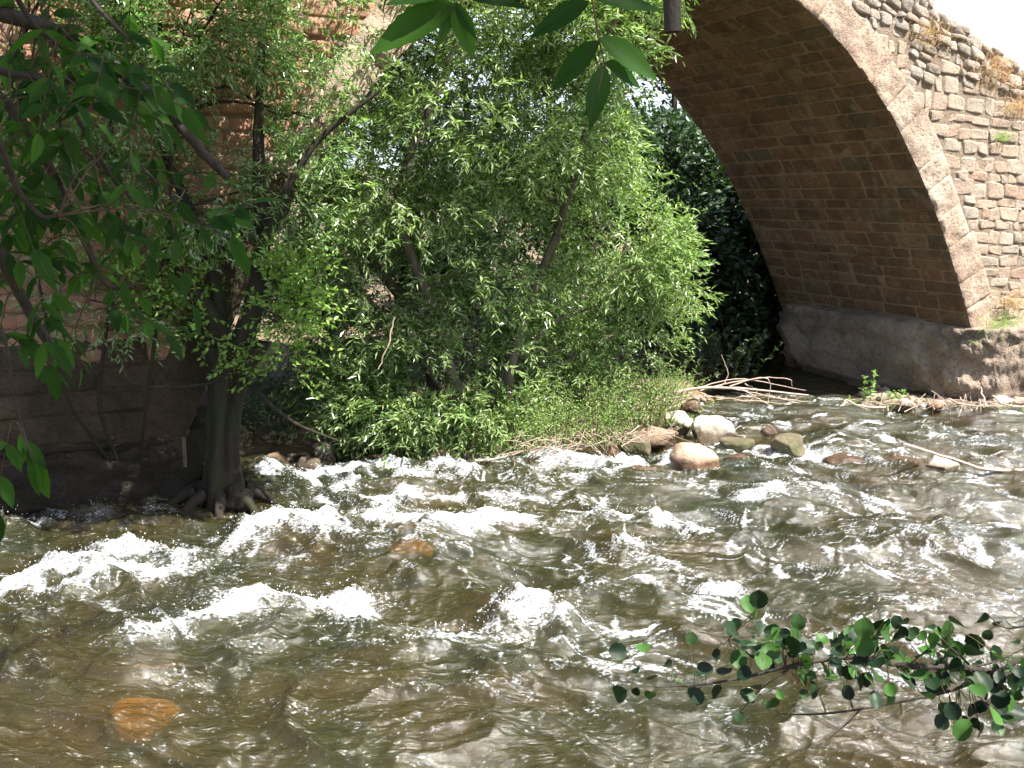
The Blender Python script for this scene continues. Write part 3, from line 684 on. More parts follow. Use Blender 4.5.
def limbs(mb, stems, targets, seed, k=60, r0=.022):
    """connect stems to k clusters of the crown"""
    rg = np.random.default_rng(seed)
    allp = np.vstack([s[0] for s in stems])
    idx = rg.choice(len(targets), min(k, len(targets)), replace=False)
    for i in idx:
        t = targets[i]; lower = allp[allp[:, 2] < t[2]+.1]
        if len(lower) == 0: lower = allp
        dd = np.linalg.norm(lower-t, axis=1)+.5*np.abs(lower[:, 2]-t[2]+dd0 if False else 0); j = np.argmin(np.abs(dd-.35*np.median(dd))) if False else np.argmin(dd)
        a = lower[j]; dist = np.linalg.norm(t-a)
        m1 = a+(t-a)*.35+rg.normal(size=3)*.08*dist+[0, 0, .12*dist]; m2 = a+(t-a)*.7+rg.normal(size=3)*.07*dist+[0, 0, .10*dist]
        q = spline([a, m1, m2, t], 9); mb.tube(q, np.linspace(r0*min(1, .4+dist*.35), .004, 9), 5)
def tree(name, label, cat, base, stems, blobs, leafmat, barkmat, seed, group=None, nl=14, ltype='narrow', llen=.085, lwid=.018, twig=.38, k=60, **kw):
    t = thing(name, label, cat, base, group)
    lm, tm, pts = crown(blobs, nl, ltype, llen, lwid, twig, seed, **kw)
    tb = MB(); st = []
    for (pl, r0, r1) in stems:
        q = spline(pl, 26); w = np.random.default_rng(seed).normal(size=q.shape)*.010; q = q+w
        tb.tube(q, np.linspace(r0, r1, 26), 10, rough=.08); st.append((q, r0))
    tb.build('trunk', barkmat, t)
    bb = MB(); limbs(bb, st, pts, seed, k); bb.build('branches', barkmat, t)
    tm.build('twigs', M['twig'], t); lm.build('foliage', leafmat, t, smooth=False)
    return t
front = lambda p: ((p-P)@N > .12) | ((p[:, 2] < 4.6) & (np.abs((p-P)@D-CS) < 4.7))
def W(u, v, d): return dp(u, v, d)

# central willow
b = gp(470, 452); by = b[1]+.2
stems = [([b+[0, .2, 0], W(440, 330, 11.3), W(400, 200, 11.2), W(450, 60, 11), W(470, -60, 10.8)], .075, .02),
         ([b+[-.4, .2, 0], W(420, 330, 12.4), W(330, 200, 11.6), W(330, 90, 10.8), W(420, 20, 10.6)], .085, .02),
         ([b+[.3, .25, 0], W(520, 330, 11.6), W(570, 200, 11.3), W(600, 60, 10.8), W(640, -40, 10.6)], .07, .015),
         ([b+[.1, .1, 0], W(500, 380, 11.8), W(590, 290, 12.2), W(650, 220, 12.0)], .05, .012),
         ([b+[-.2, .0, 0], W(440, 390, 12.0), W(370, 300, 11.9), W(320, 250, 11.6)], .05, .012)]
def bl(u, v, d, ru, rv, rd, n):
    c = W(u, v, d); sc = d/F; return (c, (ru*sc, rd, rv*sc), n)
blobs = [bl(600, 320, 12.9, 85, 75, .8, 560), bl(615, 230, 12.0, 72, 70, .8, 520), bl(555, 135, 11.1, 80, 80, 1.0, 560), bl(600, 30, 10.6, 60, 70, .8, 420),
         bl(480, 240, 11.4, 90, 90, 1.0, 560), bl(470, 110, 10.8, 90, 90, 1.0, 560), bl(500, 10, 10.7, 90, 70, .9, 420), bl(400, 170, 10.9, 80, 100, 1.0, 480),
         bl(380, 300, 11.4, 80, 70, .9, 380), bl(460, 350, 11.6, 90, 60, .9, 400), bl(540, 365, 12.9, 80, 50, .8, 380), bl(330, 210, 11.0, 60, 90, .8, 300), bl(400, 30, 10.9, 70, 60, .8, 260),
         bl(668, 270, 12.2, 28, 48, .5, 160), bl(345, 390, 11.4, 60, 50, .7, 240), bl(450, 405, 11.2, 70, 38, .4, 260), bl(385, 415, 11.2, 60, 34, .4, 220), bl(555, 375, 12.2, 70, 26, .5, 180), bl(505, 400, 11.6, 45, 40, .4, 150), bl(640, -60, 10.4, 100, 60, 1.2, 300), bl(420, -70, 10.4, 140, 60, 1.2, 300)]
tree('willow_tree', 'broad bright green willow hanging over the rapids in front of the arch', 'tree', b, stems, blobs, M['willow'], M['bark_grey'], 3, nl=14, llen=.10, lwid=.023, twig=.36, k=110, keep=front, gap=-.03, gfreq=2.1)
# shaded willow deeper under the arch, fills the dark gaps
b = gp(380, 440)+np.array([0, 2.2, .3])
tree('willow_tree', 'shaded willow growing under the arch behind the bright one', 'tree', b,
     [([b, W(400, 300, 13.5), W(430, 150, 13.6)], .09, .03), ([b, W(330, 330, 13.5), W(330, 200, 13.2)], .07, .03)],
     [bl(430, 330, 13.4, 150, 110, 1.1, 700), bl(420, 160, 13.6, 160, 110, 1.1, 600), bl(580, 360, 13.6, 80, 70, .9, 260), bl(300, 330, 13.0, 70, 100, .8, 300), bl(360, 290, 14.5, 110, 90, .8, 500), bl(520, 290, 15.0, 110, 100, .8, 400)],
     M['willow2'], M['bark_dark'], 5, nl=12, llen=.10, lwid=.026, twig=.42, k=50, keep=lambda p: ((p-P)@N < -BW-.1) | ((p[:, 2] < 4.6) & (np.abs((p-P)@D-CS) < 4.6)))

# old leaning trunk at the left with light new shoots
b = gp(222, 498); ot = thing('old_willow', 'dark gnarled old trunk at the water edge sprouting light green shoots', 'tree', b)
mb = MB(); q = spline([b+[0, 0, -.3], W(221, 480, b[1]), W(222, 430, b[1]+.05), W(228, 380, b[1]+.1), W(236, 345, b[1]+.1)], 60)
nn_ = len(q); sides = 48; ang = np.linspace(0, 2*np.pi, sides, endpoint=False); rows = []
for i, c in enumerate(q):
    tt = i/(nn_-1); r = .15+.12*math.exp(-tt*9)+.03*math.sin(tt*7+1)+.10*tt**2
    rj = r*(1+.30*vnoise(np.cos(ang)*1.6+5, np.sin(ang)*1.6, np.full(sides, tt*1.6), seed=4)+.22*vnoise(np.cos(ang)*4, np.sin(ang)*4, np.full(sides, tt*4.), seed=6)+.06*np.cos(ang*5+tt*3))
    rows.append(np.stack([c[0]+rj*np.cos(ang), c[1]+rj*np.sin(ang), c[2]+0*ang], -1))
i = np.arange(nn_-1)[:, None]*sides; j = np.arange(sides)[None, :]; j2 = (j+1) % sides
mb.add(np.vstack(rows), np.stack([i+j, i+j2, i+sides+j2, i+sides+j], -1).reshape(-1, 4))
top = q[-1]
mb.add(np.vstack([rows[-1], top+[0, 0, .06]]), [(a, (a+1) % sides, sides) for a in range(sides)])
y0 = b[1]
stems = []
for pl, r0, r1 in [([W(232, 352, y0), W(200, 300, y0-.1), W(170, 260, y0-.2)], .13, .04), ([W(240, 352, y0), W(255, 300, y0), W(262, 240, y0+.1), W(258, 150, y0+.1), W(262, 40, y0)], .12, .03),
                   ([W(225, 360, y0), W(210, 260, y0), W(158, 130, y0), W(160, 20, y0)], .07, .02), ([W(245, 380, y0), W(290, 420, y0-.3), W(338, 441, y0-.5)], .028, .01),
                   ([W(230, 375, y0-.1), W(200, 385, y0-.2), W(140, 385, y0-.4), W(80, 360, y0-.6)], .02, .006), ([W(220, 330, y0), W(150, 312, y0-.2), W(90, 300, y0-.3)], .025, .008),
                   ([W(262, 240, y0), W(310, 150, y0+.1), W(380, 90, y0+.1)], .05, .015)]:
    qq = spline(pl, 22); mb.tube(qq, np.linspace(r0, r1, 22), 9, rough=.12); stems.append((qq, r0))
for k in range(9):   # roots gripping the bank
    a = k/9*6.28; c = b+np.array([math.cos(a)*.25, math.sin(a)*.2, .08])
    mb.tube(spline([c, c+[math.cos(a)*.2, math.sin(a)*.16, -.08], c+[math.cos(a)*.38, math.sin(a)*.3, -.3]], 10), np.linspace(.07, .025, 10), 8, rough=.15)
mb.build('trunk', M['bark_dark'], ot)
lm, tm, pts = crown([bl(235, 300, y0-.1, 65, 55, .5, 190), bl(150, 290, y0-.3, 70, 50, .5, 130), bl(280, 330, y0-.1, 45, 60, .5, 120), bl(200, 370, y0-.3, 50, 22, .3, 50), bl(110, 300, y0-.4, 60, 40, .4, 110), bl(290, 290, y0-.2, 30, 40, .4, 90)],
                    10, 'broad', .065, .028, .34, 21, gap=.05, droop=.15, upbias=.5)
bb = MB(); limbs(bb, stems, pts, 5, 50, .012); bb.build('branches', M['bark_dark'], ot); tm.build('twigs', M['twig'], ot); lm.build('foliage', M['lime'], ot, smooth=False)
# leafy crown in front of the left wall
b = gp(120, 500)+np.array([0, .25, 0]); y1 = b[1]-.4
kf = lambda p: ((p-P)@N > .15)
tree('willow_tree', 'thin willow with loose silvery foliage against the reddish left wall', 'tree', b,
     [([b, W(100, 400, y1), W(120, 240, y1), W(110, 80, y1), W(130, -60, y1)], .022, .012), ([b, W(60, 380, y1-.2), W(30, 200, y1-.3), W(20, 40, y1-.4)], .018, .010), ([b, W(150, 380, y1), W(170, 200, y1), W(190, 60, y1), W(250, -40, y1)], .02, .010)],
     [bl(200, 20, y1, 110, 60, .5, 760), bl(60, 60, y1-.3, 90, 90, .6, 600), bl(60, 200, y1-.2, 80, 80, .5, 300), bl(190, 190, y1, 60, 55, .4, 210), bl(310, 20, y1+.4, 50, 45, .4, 110), bl(285, 190, y1+.5, 32, 90, .3, 130), bl(100, 300, y1-.2, 70, 40, .4, 100), bl(330, 110, y1+.6, 28, 50, .3, 90), bl(150, -80, y1-.3, 200, 60, .9, 320)],
     M['willow3'], M['bark_dark'], 8, nl=13, llen=.08, lwid=.022, twig=.32, k=80, keep=kf, gap=-.08, gfreq=2.2)

# low plants on the bank
def herb(name, label, cat, u, v, n, hgt, spread, leafm, seed, llen=.04, lwid=.014, nl=26, group=None, kind='narrow', cone=.35):
    c = gp(u, v); c[2] = max(.0, float(terrain_h(np.array([c[0]]), np.array([c[1]]))[0])); rg = np.random.default_rng(seed)
    t = thing(name, label, cat, c, group); sm, lm = MB(), MB()
    for _ in range(n):
        a = rg.uniform(0, 6.28); r = spread*math.sqrt(rg.uniform(0, 1)); s = c+[r*math.cos(a), r*.6*math.sin(a), -.02]
        h = hgt*rg.uniform(.6, 1.1); d = unit(np.array([rg.normal()*cone+math.cos(a)*.25, rg.normal()*cone+math.sin(a)*.15-.1, 1.0]))
        q = spline([s, s+d*h*.55+rg.normal(size=3)*.01, s+d*h+np.array([rg.normal()*.06, rg.normal()*.06, -.03])*h*2], 8); sm.tube(q, np.linspace(.004, .0015, 8), 4)
        tt = rg.uniform(.12, 1, nl); ii = tt*7; i0 = np.minimum(ii.astype(int), 6); pos = q[i0]+(q[i0+1]-q[i0])*(ii-i0)[:, None]
        ld = unit(rg.normal(size=(nl, 3))*[1, 1, .35]+[0, 0, .35]+d*.3); nr = unit(rg.normal(size=(nl, 3))*.5+[0, 0, 1])
        leaf_fan(lm, pos, ld, nr, rg.uniform(.6, 1.2, nl)*llen*(1.15-.5*tt), rg.uniform(.7, 1.2, nl)*lwid, kind)
    sm.build('stems', M['twig'], t); lm.build('leaves', leafm, t, smooth=False); return t
herb('bank_shrub', 'dense bluish green shrub on the bank above the angular brown boulder', 'shrub', 418, 457, 90, .9, .52, M['mint'], 41, .045, .018, 34)
herb('bank_shrub', 'yellow green leafy clump at the water edge below the willow, left of the pale herbs', 'shrub', 505, 458, 110, .9, .48, M['herb'], 42, .05, .012, 30)
herb('bank_herb', 'tall pale green herbs behind the drift twigs in full sun', 'herbs', 575, 451, 150, 1.05, .55, M['herb'], 43, .05, .011, 34)
herb('bank_herb', 'bright green herb clump above the rounded pale stone', 'herbs', 634, 435, 130, 1.15, .5, M['herb'], 44, .045, .013, 34)
herb('bank_herb', 'short bright herbs at the dark gap by the fallen branch', 'herbs', 664, 415, 55, .62, .28, M['herb'], 45, .045, .013, 30)
herb('bank_shrub', 'dim green shrub behind the pair of grey stones', 'shrub', 330, 448, 60, .8, .55, M['mint'], 46, .05, .02, 26)
herb('bank_shrub', 'sparse shaded shrub between the old trunk and the grey stones', 'shrub', 272, 452, 36, .8, .35, M['mint'], 47, .05, .02, 20)
herb('tall_weed', 'tall single weed with stepped leaves on the gravel bar', 'weed', 868, 406, 2, .56, .02, M['herb'], 48, .10, .035, 34, cone=.04)
herb('low_weed', 'low light green weed right beside the tall one', 'weed', 893, 407, 16, .30, .13, M['herb'], 49, .07, .02, 18)
herb('low_weed', 'small green weed left of the tall one at the water', 'weed', 852, 406, 6, .16, .06, M['herb'], 50, .05, .016, 12)
herb('low_weed', 'yellowish weed in the middle of the gravel bar', 'weed', 930, 406, 14, .14, .16, M['herb'], 51, .05, .012, 12)
herb('low_weed', 'green water plant at the right end of the gravel bar', 'weed', 1012, 412, 16, .14, .25, M['herb'], 52, .06, .012, 12)

# tufts on the masonry
def tuft(name, label, cat, base, out, n, hgt, m, seed, spread=.12, lean=.5, wd=.0035):
    rg = np.random.default_rng(seed); mb = MB(); base = np.array(base, float)
    for _ in range(n):
        p0 = base+D*rg.normal()*spread+UP*rg.normal()*spread*.5
        d = unit(out*lean+UP*rg.uniform(.2, 1)+rg.normal(size=3)*.35); h = hgt*rg.uniform(.5, 1.1); s = unit(np.cross(d, rg.normal(size=3)))*wd
        p1 = p0+d*h*.6; p2 = p0+d*h+np.array([0, 0, -.25*h])+rg.normal(size=3)*.02
        mb.add([p0-s, p0+s, p1+s*.7, p1-s*.7, p2], [(0, 1, 2, 3)]); mb.add([p1-s*.7, p1+s*.7, p2], [(0, 1, 2)])
    mb.v = [v-base for v in mb.v]
    o = mb.build(name, m, smooth=False); o.location = [float(q) for q in base]; return tag(o, label, cat)
def on_face(u, v, w=.03):
    r = ray(u, v); t = ((P+N*w)[:2]@N[:2]-0)/(r[:2]@N[:2]); q = CAM+r*t; return q
tuft('dry_grass', 'large orange dry grass tuft high on the bridge near the upper right corner', 'dry grass', on_face(1000, 72), N, 700, .17, M['straw'], 1, .26)
tuft('dry_grass', 'small faded grass tuft among the cobbles below the bridge top', 'dry grass', on_face(930, 38), N, 160, .22, M['straw'], 2, .18)
tuft('dry_grass', 'dry stalks at the right edge of the bridge face under the large tuft', 'dry grass', on_face(1018, 110), N, 160, .25, M['straw'], 3, .15)
tuft('green_tuft', 'green grass tuft growing on the footing ledge at the foot of the bridge face', 'grass tuft', on_face(1000, 335, .15), N, 260, .36, M['herb'], 4, .20)
tuft('green_tuft', 'small green tuft between the squared blocks of the bridge face', 'grass tuft', on_face(1000, 138), N, 70, .14, M['herb'], 5, .08)
tuft('dry_grass', 'straw coloured tuft beside the green one above the footing', 'dry grass', on_face(1010, 305, .08), N, 150, .30, M['straw'], 6, .14)

# ------------------------------------------------------------------ driftwood
def stick(mb, pts, r0, r1, n=14, sides=6, jit=.006):
    q = spline(pts, n); q = q+np.random.default_rng(len(mb.v)).normal(size=q.shape)*jit; mb.tube(q, np.linspace(r0, r1, n), sides, rough=.1)
fb = gp(640, 412, .25); yb = 12.9
fbt = thing('fallen_branch', 'pale dry forked branch lying over the stones beneath the arch', 'fallen branch', fb)
mb = MB()
stick(mb, [W(628, 412, yb), W(680, 391, yb), W(735, 388, yb), W(808, 396, yb)], .030, .012); mb.build('main_limb', M['drift'], fbt)
mb = MB()
for pl in [[(690, 390), (740, 379), (805, 391)], [(700, 391), (735, 382), (765, 378), (788, 379), (792, 386)], [(650, 402), (690, 396), (740, 400), (790, 404)], [(730, 388), (752, 392), (775, 398), (812, 402)],
           [(668, 394), (650, 408), (640, 430)], [(720, 388), (728, 375), (722, 355)], [(700, 392), (712, 404), (716, 412)], [(740, 388), (758, 398), (772, 406)], [(660, 400), (672, 392), (690, 393), (700, 403)],
           [(670, 408), (700, 396), (725, 397)], [(730, 386), (762, 377), (770, 384), (768, 402)], [(636, 420), (655, 404), (690, 398)], [(745, 384), (757, 391), (748, 404)], [(715, 400), (760, 396), (800, 403)]]:
    dd = yb+random.uniform(-.25, .35); stick(mb, [W(u, v, dd+random.uniform(-.05, .05)) for u, v in pl], random.uniform(.009, .014), .004, sides=5)
mb.build('side_branches', M['drift'], fbt)
def lone(name, label, pl, r0, r1, m='drift'):
    p0 = pl[0]; mb = MB(); stick(mb, [np.array(q)-p0 for q in pl], r0, r1); o = mb.build(name, M[m]); o.location = [float(q) for q in p0]; tag(o, label, 'stick')
lone('floating_stick', 'long bare stick lying across the white topped stone in the water', [gp(903, 444, .34), gp(945, 456, .22), gp(985, 469, .10), gp(1045, 471, .03)], .014, .022)
lone('drift_stick', 'pale stick leaning up to the left beside the tall weed', [gp(846, 400, .22), gp(862, 406, .14), gp(885, 408, .06)], .012, .016)
lone('drift_stick', 'dark bent stick at the left end of the gravel bar', [gp(820, 405, .08), gp(836, 409, .05), gp(846, 402, .12)], .014, .012)
lone('drift_stick', 'thin pale stick rising to the upper left on the gravel bar', [gp(948, 388, .10)+[0, 0, .25], gp(962, 402, .10)], .008, .012)
lone('drift_stick', 'short upright stub of wood among the bar drift', [gp(980, 396, .2)+[0, 0, .12], gp(986, 407, .1)], .010, .016)
lone('drift_stick', 'long level stick on the gravel bar near the right edge', [gp(992, 402, .2)+[0, 0, .08], gp(1010, 406, .2), gp(1050, 406, .2)], .012, .016)
lone('drift_stick', 'level bleached stick left of the upright stub', [gp(948, 404, .15)+[0, 0, .07], gp(966, 405, .15), gp(988, 407, .15)], .012, .012)
lone('bank_stick', 'smooth pale stick poking over the water from under the willow', [gp(475, 461, .1), gp(500, 458, .12), gp(523, 452, .2)], .016, .012)
lone('dead_twig', 'bare light stem hanging in front of the willow', [W(378, 370, 10.0), W(388, 345, 10.0), W(394, 318, 10.0)], .006, .010, 'drift')
# matted drift twigs under the herbs
mb = MB(); rg = np.random.default_rng(77)
for _ in range(150):
    u = rg.uniform(515, 680); v = rg.uniform(-1, 1)*8+452-(u-540)*.12*(u > 540)-7; c = gp(u, v, .06+rg.uniform(0, .25)); a = rg.normal(size=3)*[1, .6, .55]; a = unit(a)*rg.uniform(.08, .28)
    q = spline([c-a, c+rg.normal(size=3)*.03, c+a], 6); mb.tube(q, np.linspace(rg.uniform(.003, .008), .0015, 6), 4)
for _ in range(130):
    u = rg.uniform(850, 1060); c = gp(u, rg.uniform(402, 408), .06+rg.uniform(0, .10)); a = unit(rg.normal(size=3)*[1, .5, .3])*rg.uniform(.08, .25)
    q = spline([c-a, c+rg.normal(size=3)*.02+[0, 0, .03], c+a], 6); mb.tube(q, np.linspace(rg.uniform(.003, .008), .0015, 6), 4)
tag(mb.build('drift_twigs', M['drift']), 'tangled pale dead twigs washed up along the bank and the gravel bar', 'drift twigs', kind='stuff')
# shaded shelf of rubble at the wall foot by the old trunk
for k, (u, v, w, h, lab) in enumerate([(205, 500, 36, 16, 'dark rock at the left foot of the old trunk'), (160, 492, 60, 20, 'black wet rock below the wall, left of the old trunk'), (100, 496, 70, 20, 'low dark rock at the foot of the shaded wall'), (30, 504, 80, 20, 'dark rock at the foot of the wall by the left edge'), (236, 506, 34, 15, 'mossy dark rock at the right foot of the old trunk')]):
    p = gp(u, v); sc = p[1]/F
    o = make_rock(np.array([p[0], p[1]+.1, .03]), (w*sc*1.1, w*sc*.7, h*sc*2.2), 90+k, M['damp_rock'], 'shore_rock'); tag(o, lab, 'shore rock')

# ------------------------------------------------------------------ trees beyond the bridge
def far_tree(label, x, y, h, r, seed, n=900, m='darkleaf', zc=None, trunk=.18, lo=.3, ll=.16, lw=.075):
    z0 = float(terrain_h(np.array([x]), np.array([y]))[0]); b = np.array([x, y, z0-.1]); rg = np.random.default_rng(seed); blobs = []
    for i in range(7):
        a = rg.uniform(0, 6.28); rr_ = r*rg.uniform(.2, .65); c = b+[math.cos(a)*rr_, math.sin(a)*rr_, h*rg.uniform(lo, .88)]
        blobs.append((c, np.array([r, r, h*.22])*rg.uniform(.5, .75), n//7))
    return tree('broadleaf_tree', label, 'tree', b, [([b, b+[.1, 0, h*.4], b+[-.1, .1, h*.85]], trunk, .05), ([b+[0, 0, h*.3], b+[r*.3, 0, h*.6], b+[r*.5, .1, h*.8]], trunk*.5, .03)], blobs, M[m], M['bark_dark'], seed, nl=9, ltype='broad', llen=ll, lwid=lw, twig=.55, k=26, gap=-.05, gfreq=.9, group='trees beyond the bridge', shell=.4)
far_tree('dark leafy tree filling the right of the arch opening, tight behind the pier', 4.3, 20.5, 5.0, 1.8, 201, 1400, lo=.12)
far_tree('dark tree in the middle of the arch opening with sky gaps at its top', 2.6, 22.0, 5.2, 2.0, 202, 1300, lo=.12)
far_tree('dim tree far behind the willow, seen between its twigs', -1.0, 22.5, 7.5, 2.4, 203, 1100, lo=.12)
far_tree('dim tree behind the left side of the arch', -4.2, 20.5, 7.5, 2.4, 204, 900, lo=.12)
far_tree('tall distant tree with a thin crown above the dark ones', 4.1, 26.0, 8.0, 2.4, 205, 900, lo=.3)
far_tree('distant tree at the far right of the arch behind the water', 6.6, 24.5, 6.5, 2.2, 206, 800, lo=.1)
far_tree('tall dim tree at the far left behind the arch haunch', -6.0, 24.0, 9.5, 2.8, 211, 1300, lo=.25)
far_tree('tall dim tree behind the top of the willow', -2.6, 25.5, 10.0, 2.8, 212, 1300, lo=.3)
far_tree('low dark tree filling the gap beside the pier', 4.9, 19.6, 4.4, 1.6, 208, 1300, lo=.12)
far_tree('low dark tree behind the willow edge under the arch', 1.0, 19.8, 4.6, 1.7, 209, 1200, lo=.12)
far_tree('dark bushy tree at the back between the two low ones', 3.1, 19.2, 3.4, 1.6, 210, 1100, lo=.15)
far_tree('distant tree rising behind the willow crown', 1.0, 29.0, 8.5, 2.8, 207, 900, lo=.2)
herb('shade_shrub', 'dark undergrowth at the water edge beneath the arch', 'shrub', 700, 392, 60, 1.1, .9, M['darkleaf'], 301, .10, .05, 22, kind='broad')
c_ = None

# ------------------------------------------------------------------ detailed leaves near the camera
def fine_leaf(mb, base, dr, nr, ln, wd, shape='ash', curl=.15, n=9, serr=True):
    dr = unit(np.array(dr, float)); nr = np.array(nr, float); sd = unit(np.cross(dr, nr)); nn2 = np.cross(sd, dr)
    t = np.linspace(0, 1, n); 
    if shape == 'ash': w = np.sin(np.pi*t**.85)**.85*(1-.25*t); w[-1] = 0; w[0] = 0.04
    else: w = np.sqrt(np.clip(1-(2*t-1.0)**2, 0, 1))*(.9+.2*t); w[-1] = .12; w[0] = .10
    rows = []
    for i, (a, b_) in enumerate(zip(t, w)):
        if serr and 0 < i < n-1: b_ = b_*(1+(.05 if i % 2 else -.05))
        c = base+dr*ln*a-nn2*curl*ln*a*a
        for k in (-1, -.5, 0, .5, 1):
            rows.append(c+sd*wd*.5*b_*k+nn2*wd*(.16*abs(k)*b_ + (.02*math.sin(a*40) if abs(k) == .5 else 0)))
    mb.add(rows, grid_faces(n, 5))
def midrib(mb, base, dr, nr, ln, curl, r=.0006):
    dr = unit(np.array(dr, float)); sd = unit(np.cross(dr, nr)); nn2 = np.cross(sd, dr); t = np.linspace(0, .96, 7)[:, None]
    mb.tube(base+dr*ln*t-nn2*curl*ln*t*t-nn2*r*.5, np.linspace(r, r*.3, 7), 4)
ash = thing('ash_tree', 'near ash tree whose dark leafy branches hang into the upper left', 'tree', (-2.2, .6, 1.6))
tb = MB(); tb.tube(spline([(-2.2, .6, 1.2), (-2.15, .65, 3), (-2.0, .9, 5), (-1.6, 1.5, 7.5)], 24), np.linspace(.20, .09, 24), 14, rough=.06)
limbs_ = [[(-2.15, .65, 3.0), W(-150, -60, 1.3), W(0, -30, 1.8)], [(-2.1, .7, 4.0), (-1.0, 1.1, 4.6), (.0, 1.1, 4.2), (.4, 1.1, 3.75)], [(-2.0, .9, 5), (-.8, 2.6, 6.2), (.6, 4.0, 6.9)], [(-1.8, 1.3, 6.6), (-2.4, 3.4, 7.4), (-2.4, 6.0, 7.0), (-1.6, 8.0, 6.1)]]
for l_, r in zip(limbs_, (.035, .03, .06, .06)): tb.tube(spline(l_, 20), np.linspace(r, .012, 20), 8, rough=.08)
tb.build('trunk', M['bark_ash'], ash)
br, lf, rb = MB(), MB(), MB()
BR = [([(-60, 0, 1.9), (40, 25, 2.0), (105, 60, 2.05), (165, 110, 2.1), (205, 155, 2.1), (228, 178, 2.1)], .016, .0075),
      ([(-80, 40, 1.8), (0, 98, 1.9), (35, 140, 1.95), (60, 190, 2.0), (85, 240, 2.0), (105, 283, 2.0), (135, 287, 2.0)], .013, .004),
      ([(-60, 20, 1.7), (0, 70, 1.8), (38, 78, 1.85), (72, 110, 1.9), (100, 160, 1.95), (132, 200, 2.0)], .008, .003),
      ([(-40, 200, 1.7), (0, 255, 1.8), (15, 285, 1.85), (40, 330, 1.9), (72, 372, 1.9)], .012, .008),
      ([(0, -40, 1.8), (30, 20, 1.9), (70, 60, 1.95), (60, 120, 2.0), (75, 190, 2.0)], .006, .002),
      ([(-40, 60, 1.5), (2, 150, 1.6), (18, 190, 1.65), (40, 215, 1.7), (58, 216, 1.7)], .006, .003),
      ([(-50, 320, 1.5), (0, 330, 1.55), (14, 400, 1.6), (30, 455, 1.65)], .004, .0015),
      ([(60, -40, 2.0), (100, 10, 2.0), (130, 40, 2.0)], .006, .003),
      ([(135, 160, 2.1), (180, 205, 2.1), (215, 230, 2.1), (240, 245, 2.1)], .003, .001), ([(85, 150, 2.0), (120, 190, 2.0), (125, 230, 2.05)], .003, .001)]
brp = []
for pl, r0, r1 in BR:
    q = spline([W(u, v, d) for u, v, d in pl], 30); br.tube(q, np.linspace(r0, r1, 30), 8, rough=.10); brp.append(q)
rg = np.random.default_rng(99)
def compound(root, d, ln, npair, lsz, seed_dir=None):
    """pinnate leaf: stalk, opposite pairs, end leaflet"""
    d = unit(d); q = spline([root, root+d*ln*.5+[0, 0, -.01], root+d*ln+[0, 0, -.18*ln]], 12); rb.tube(q, np.linspace(.0012, .0006, 12), 4)
    nr0 = unit(np.array([rg.normal()*.5, rg.normal()*.5-.3, 1.0])); sd = unit(np.cross(d, nr0))
    for k in range(npair+1):
        i = int(3+(k)*8/max(1, npair)); i = min(i, 11); tdir = unit(q[min(i, 11)]-q[i-2])
        for s in ((-1, 1) if k < npair else (0,)):
            dd = unit(tdir*(.7 if s else 1)+sd*s*.85+rg.normal(size=3)*.15+[0, 0, -.32]); l = lsz*rg.uniform(.75, 1.15); nr = unit(nr0+rg.normal(size=3)*.3)
            fine_leaf(lf, q[i], dd, nr, l, l*rg.uniform(.36, .46), 'ash', rg.uniform(.02, .22)); midrib(rb, q[i], dd, nr, l, .1)
spots = []
for _ in range(48): spots.append((abs(rg.normal())*58-8, rg.uniform(-10, 290)))
for _ in range(26): spots.append((rg.uniform(10, 135), rg.uniform(-15, 90)))
spots += [(95, 150), (120, 175), (70, 160), (100, 210), (135, 130), (150, 140), (60, 230), (90, 255), (150, 200), (170, 215), (185, 190), (195, 225), (130, 245), (110, 230), (150, 170), (60, 290), (95, 300), (5, 340), (12, 420), (0, 330), (75, 330), (140, 90), (120, 70)]
allb = np.vstack(brp)
for (u, v) in spots:
    d_ = rg.uniform(1.75, 2.25); p0 = W(u, v, d_); j = np.argmin(np.linalg.norm(allb-p0, axis=1)); a = allb[j]
    if np.linalg.norm(a-p0) > .015: rb.tube(spline([a, (a+p0)/2+[0, 0, .02], p0], 6), np.linspace(.002, .0012, 6), 4)
    compound(p0, np.array([rg.normal()*.7, rg.normal()*.5, -.35+rg.normal()*.35]), rg.uniform(.10, .19), rg.integers(2, 4), rg.uniform(.05, .075))
# long leaves at the tip of the thick bough, and the hand-placed pair of sprays at the top
for (a, b_, d_) in [((214, 170), (205, 192), 2.1), ((216, 172), (238, 176), 2.1), ((222, 176), (236, 184), 2.1), ((228, 215), (255, 228), 2.1), ((215, 225), (238, 215), 2.1), ((232, 236), (250, 278), 2.1), ((200, 226), (212, 250), 2.1), ((192, 232), (176, 236), 2.1), ((20, 434), (30, 465), 1.65), ((24, 440), (47, 470), 1.65), ((34, 462), (38, 497), 1.65), ((30, 455), (50, 500), 1.66), ((28, 446), (18, 470), 1.65)]:
    p0 = W(*a, d_); p1 = W(*b_, d_+rg.uniform(-.02, .03)); l = np.linalg.norm(p1-p0); nr = unit(np.array([rg.normal()*.3, -.8, .7])); fine_leaf(lf, p0, p1-p0, nr, l, l*.36, 'ash', .05); midrib(rb, p0, p1-p0, nr, l, .05)
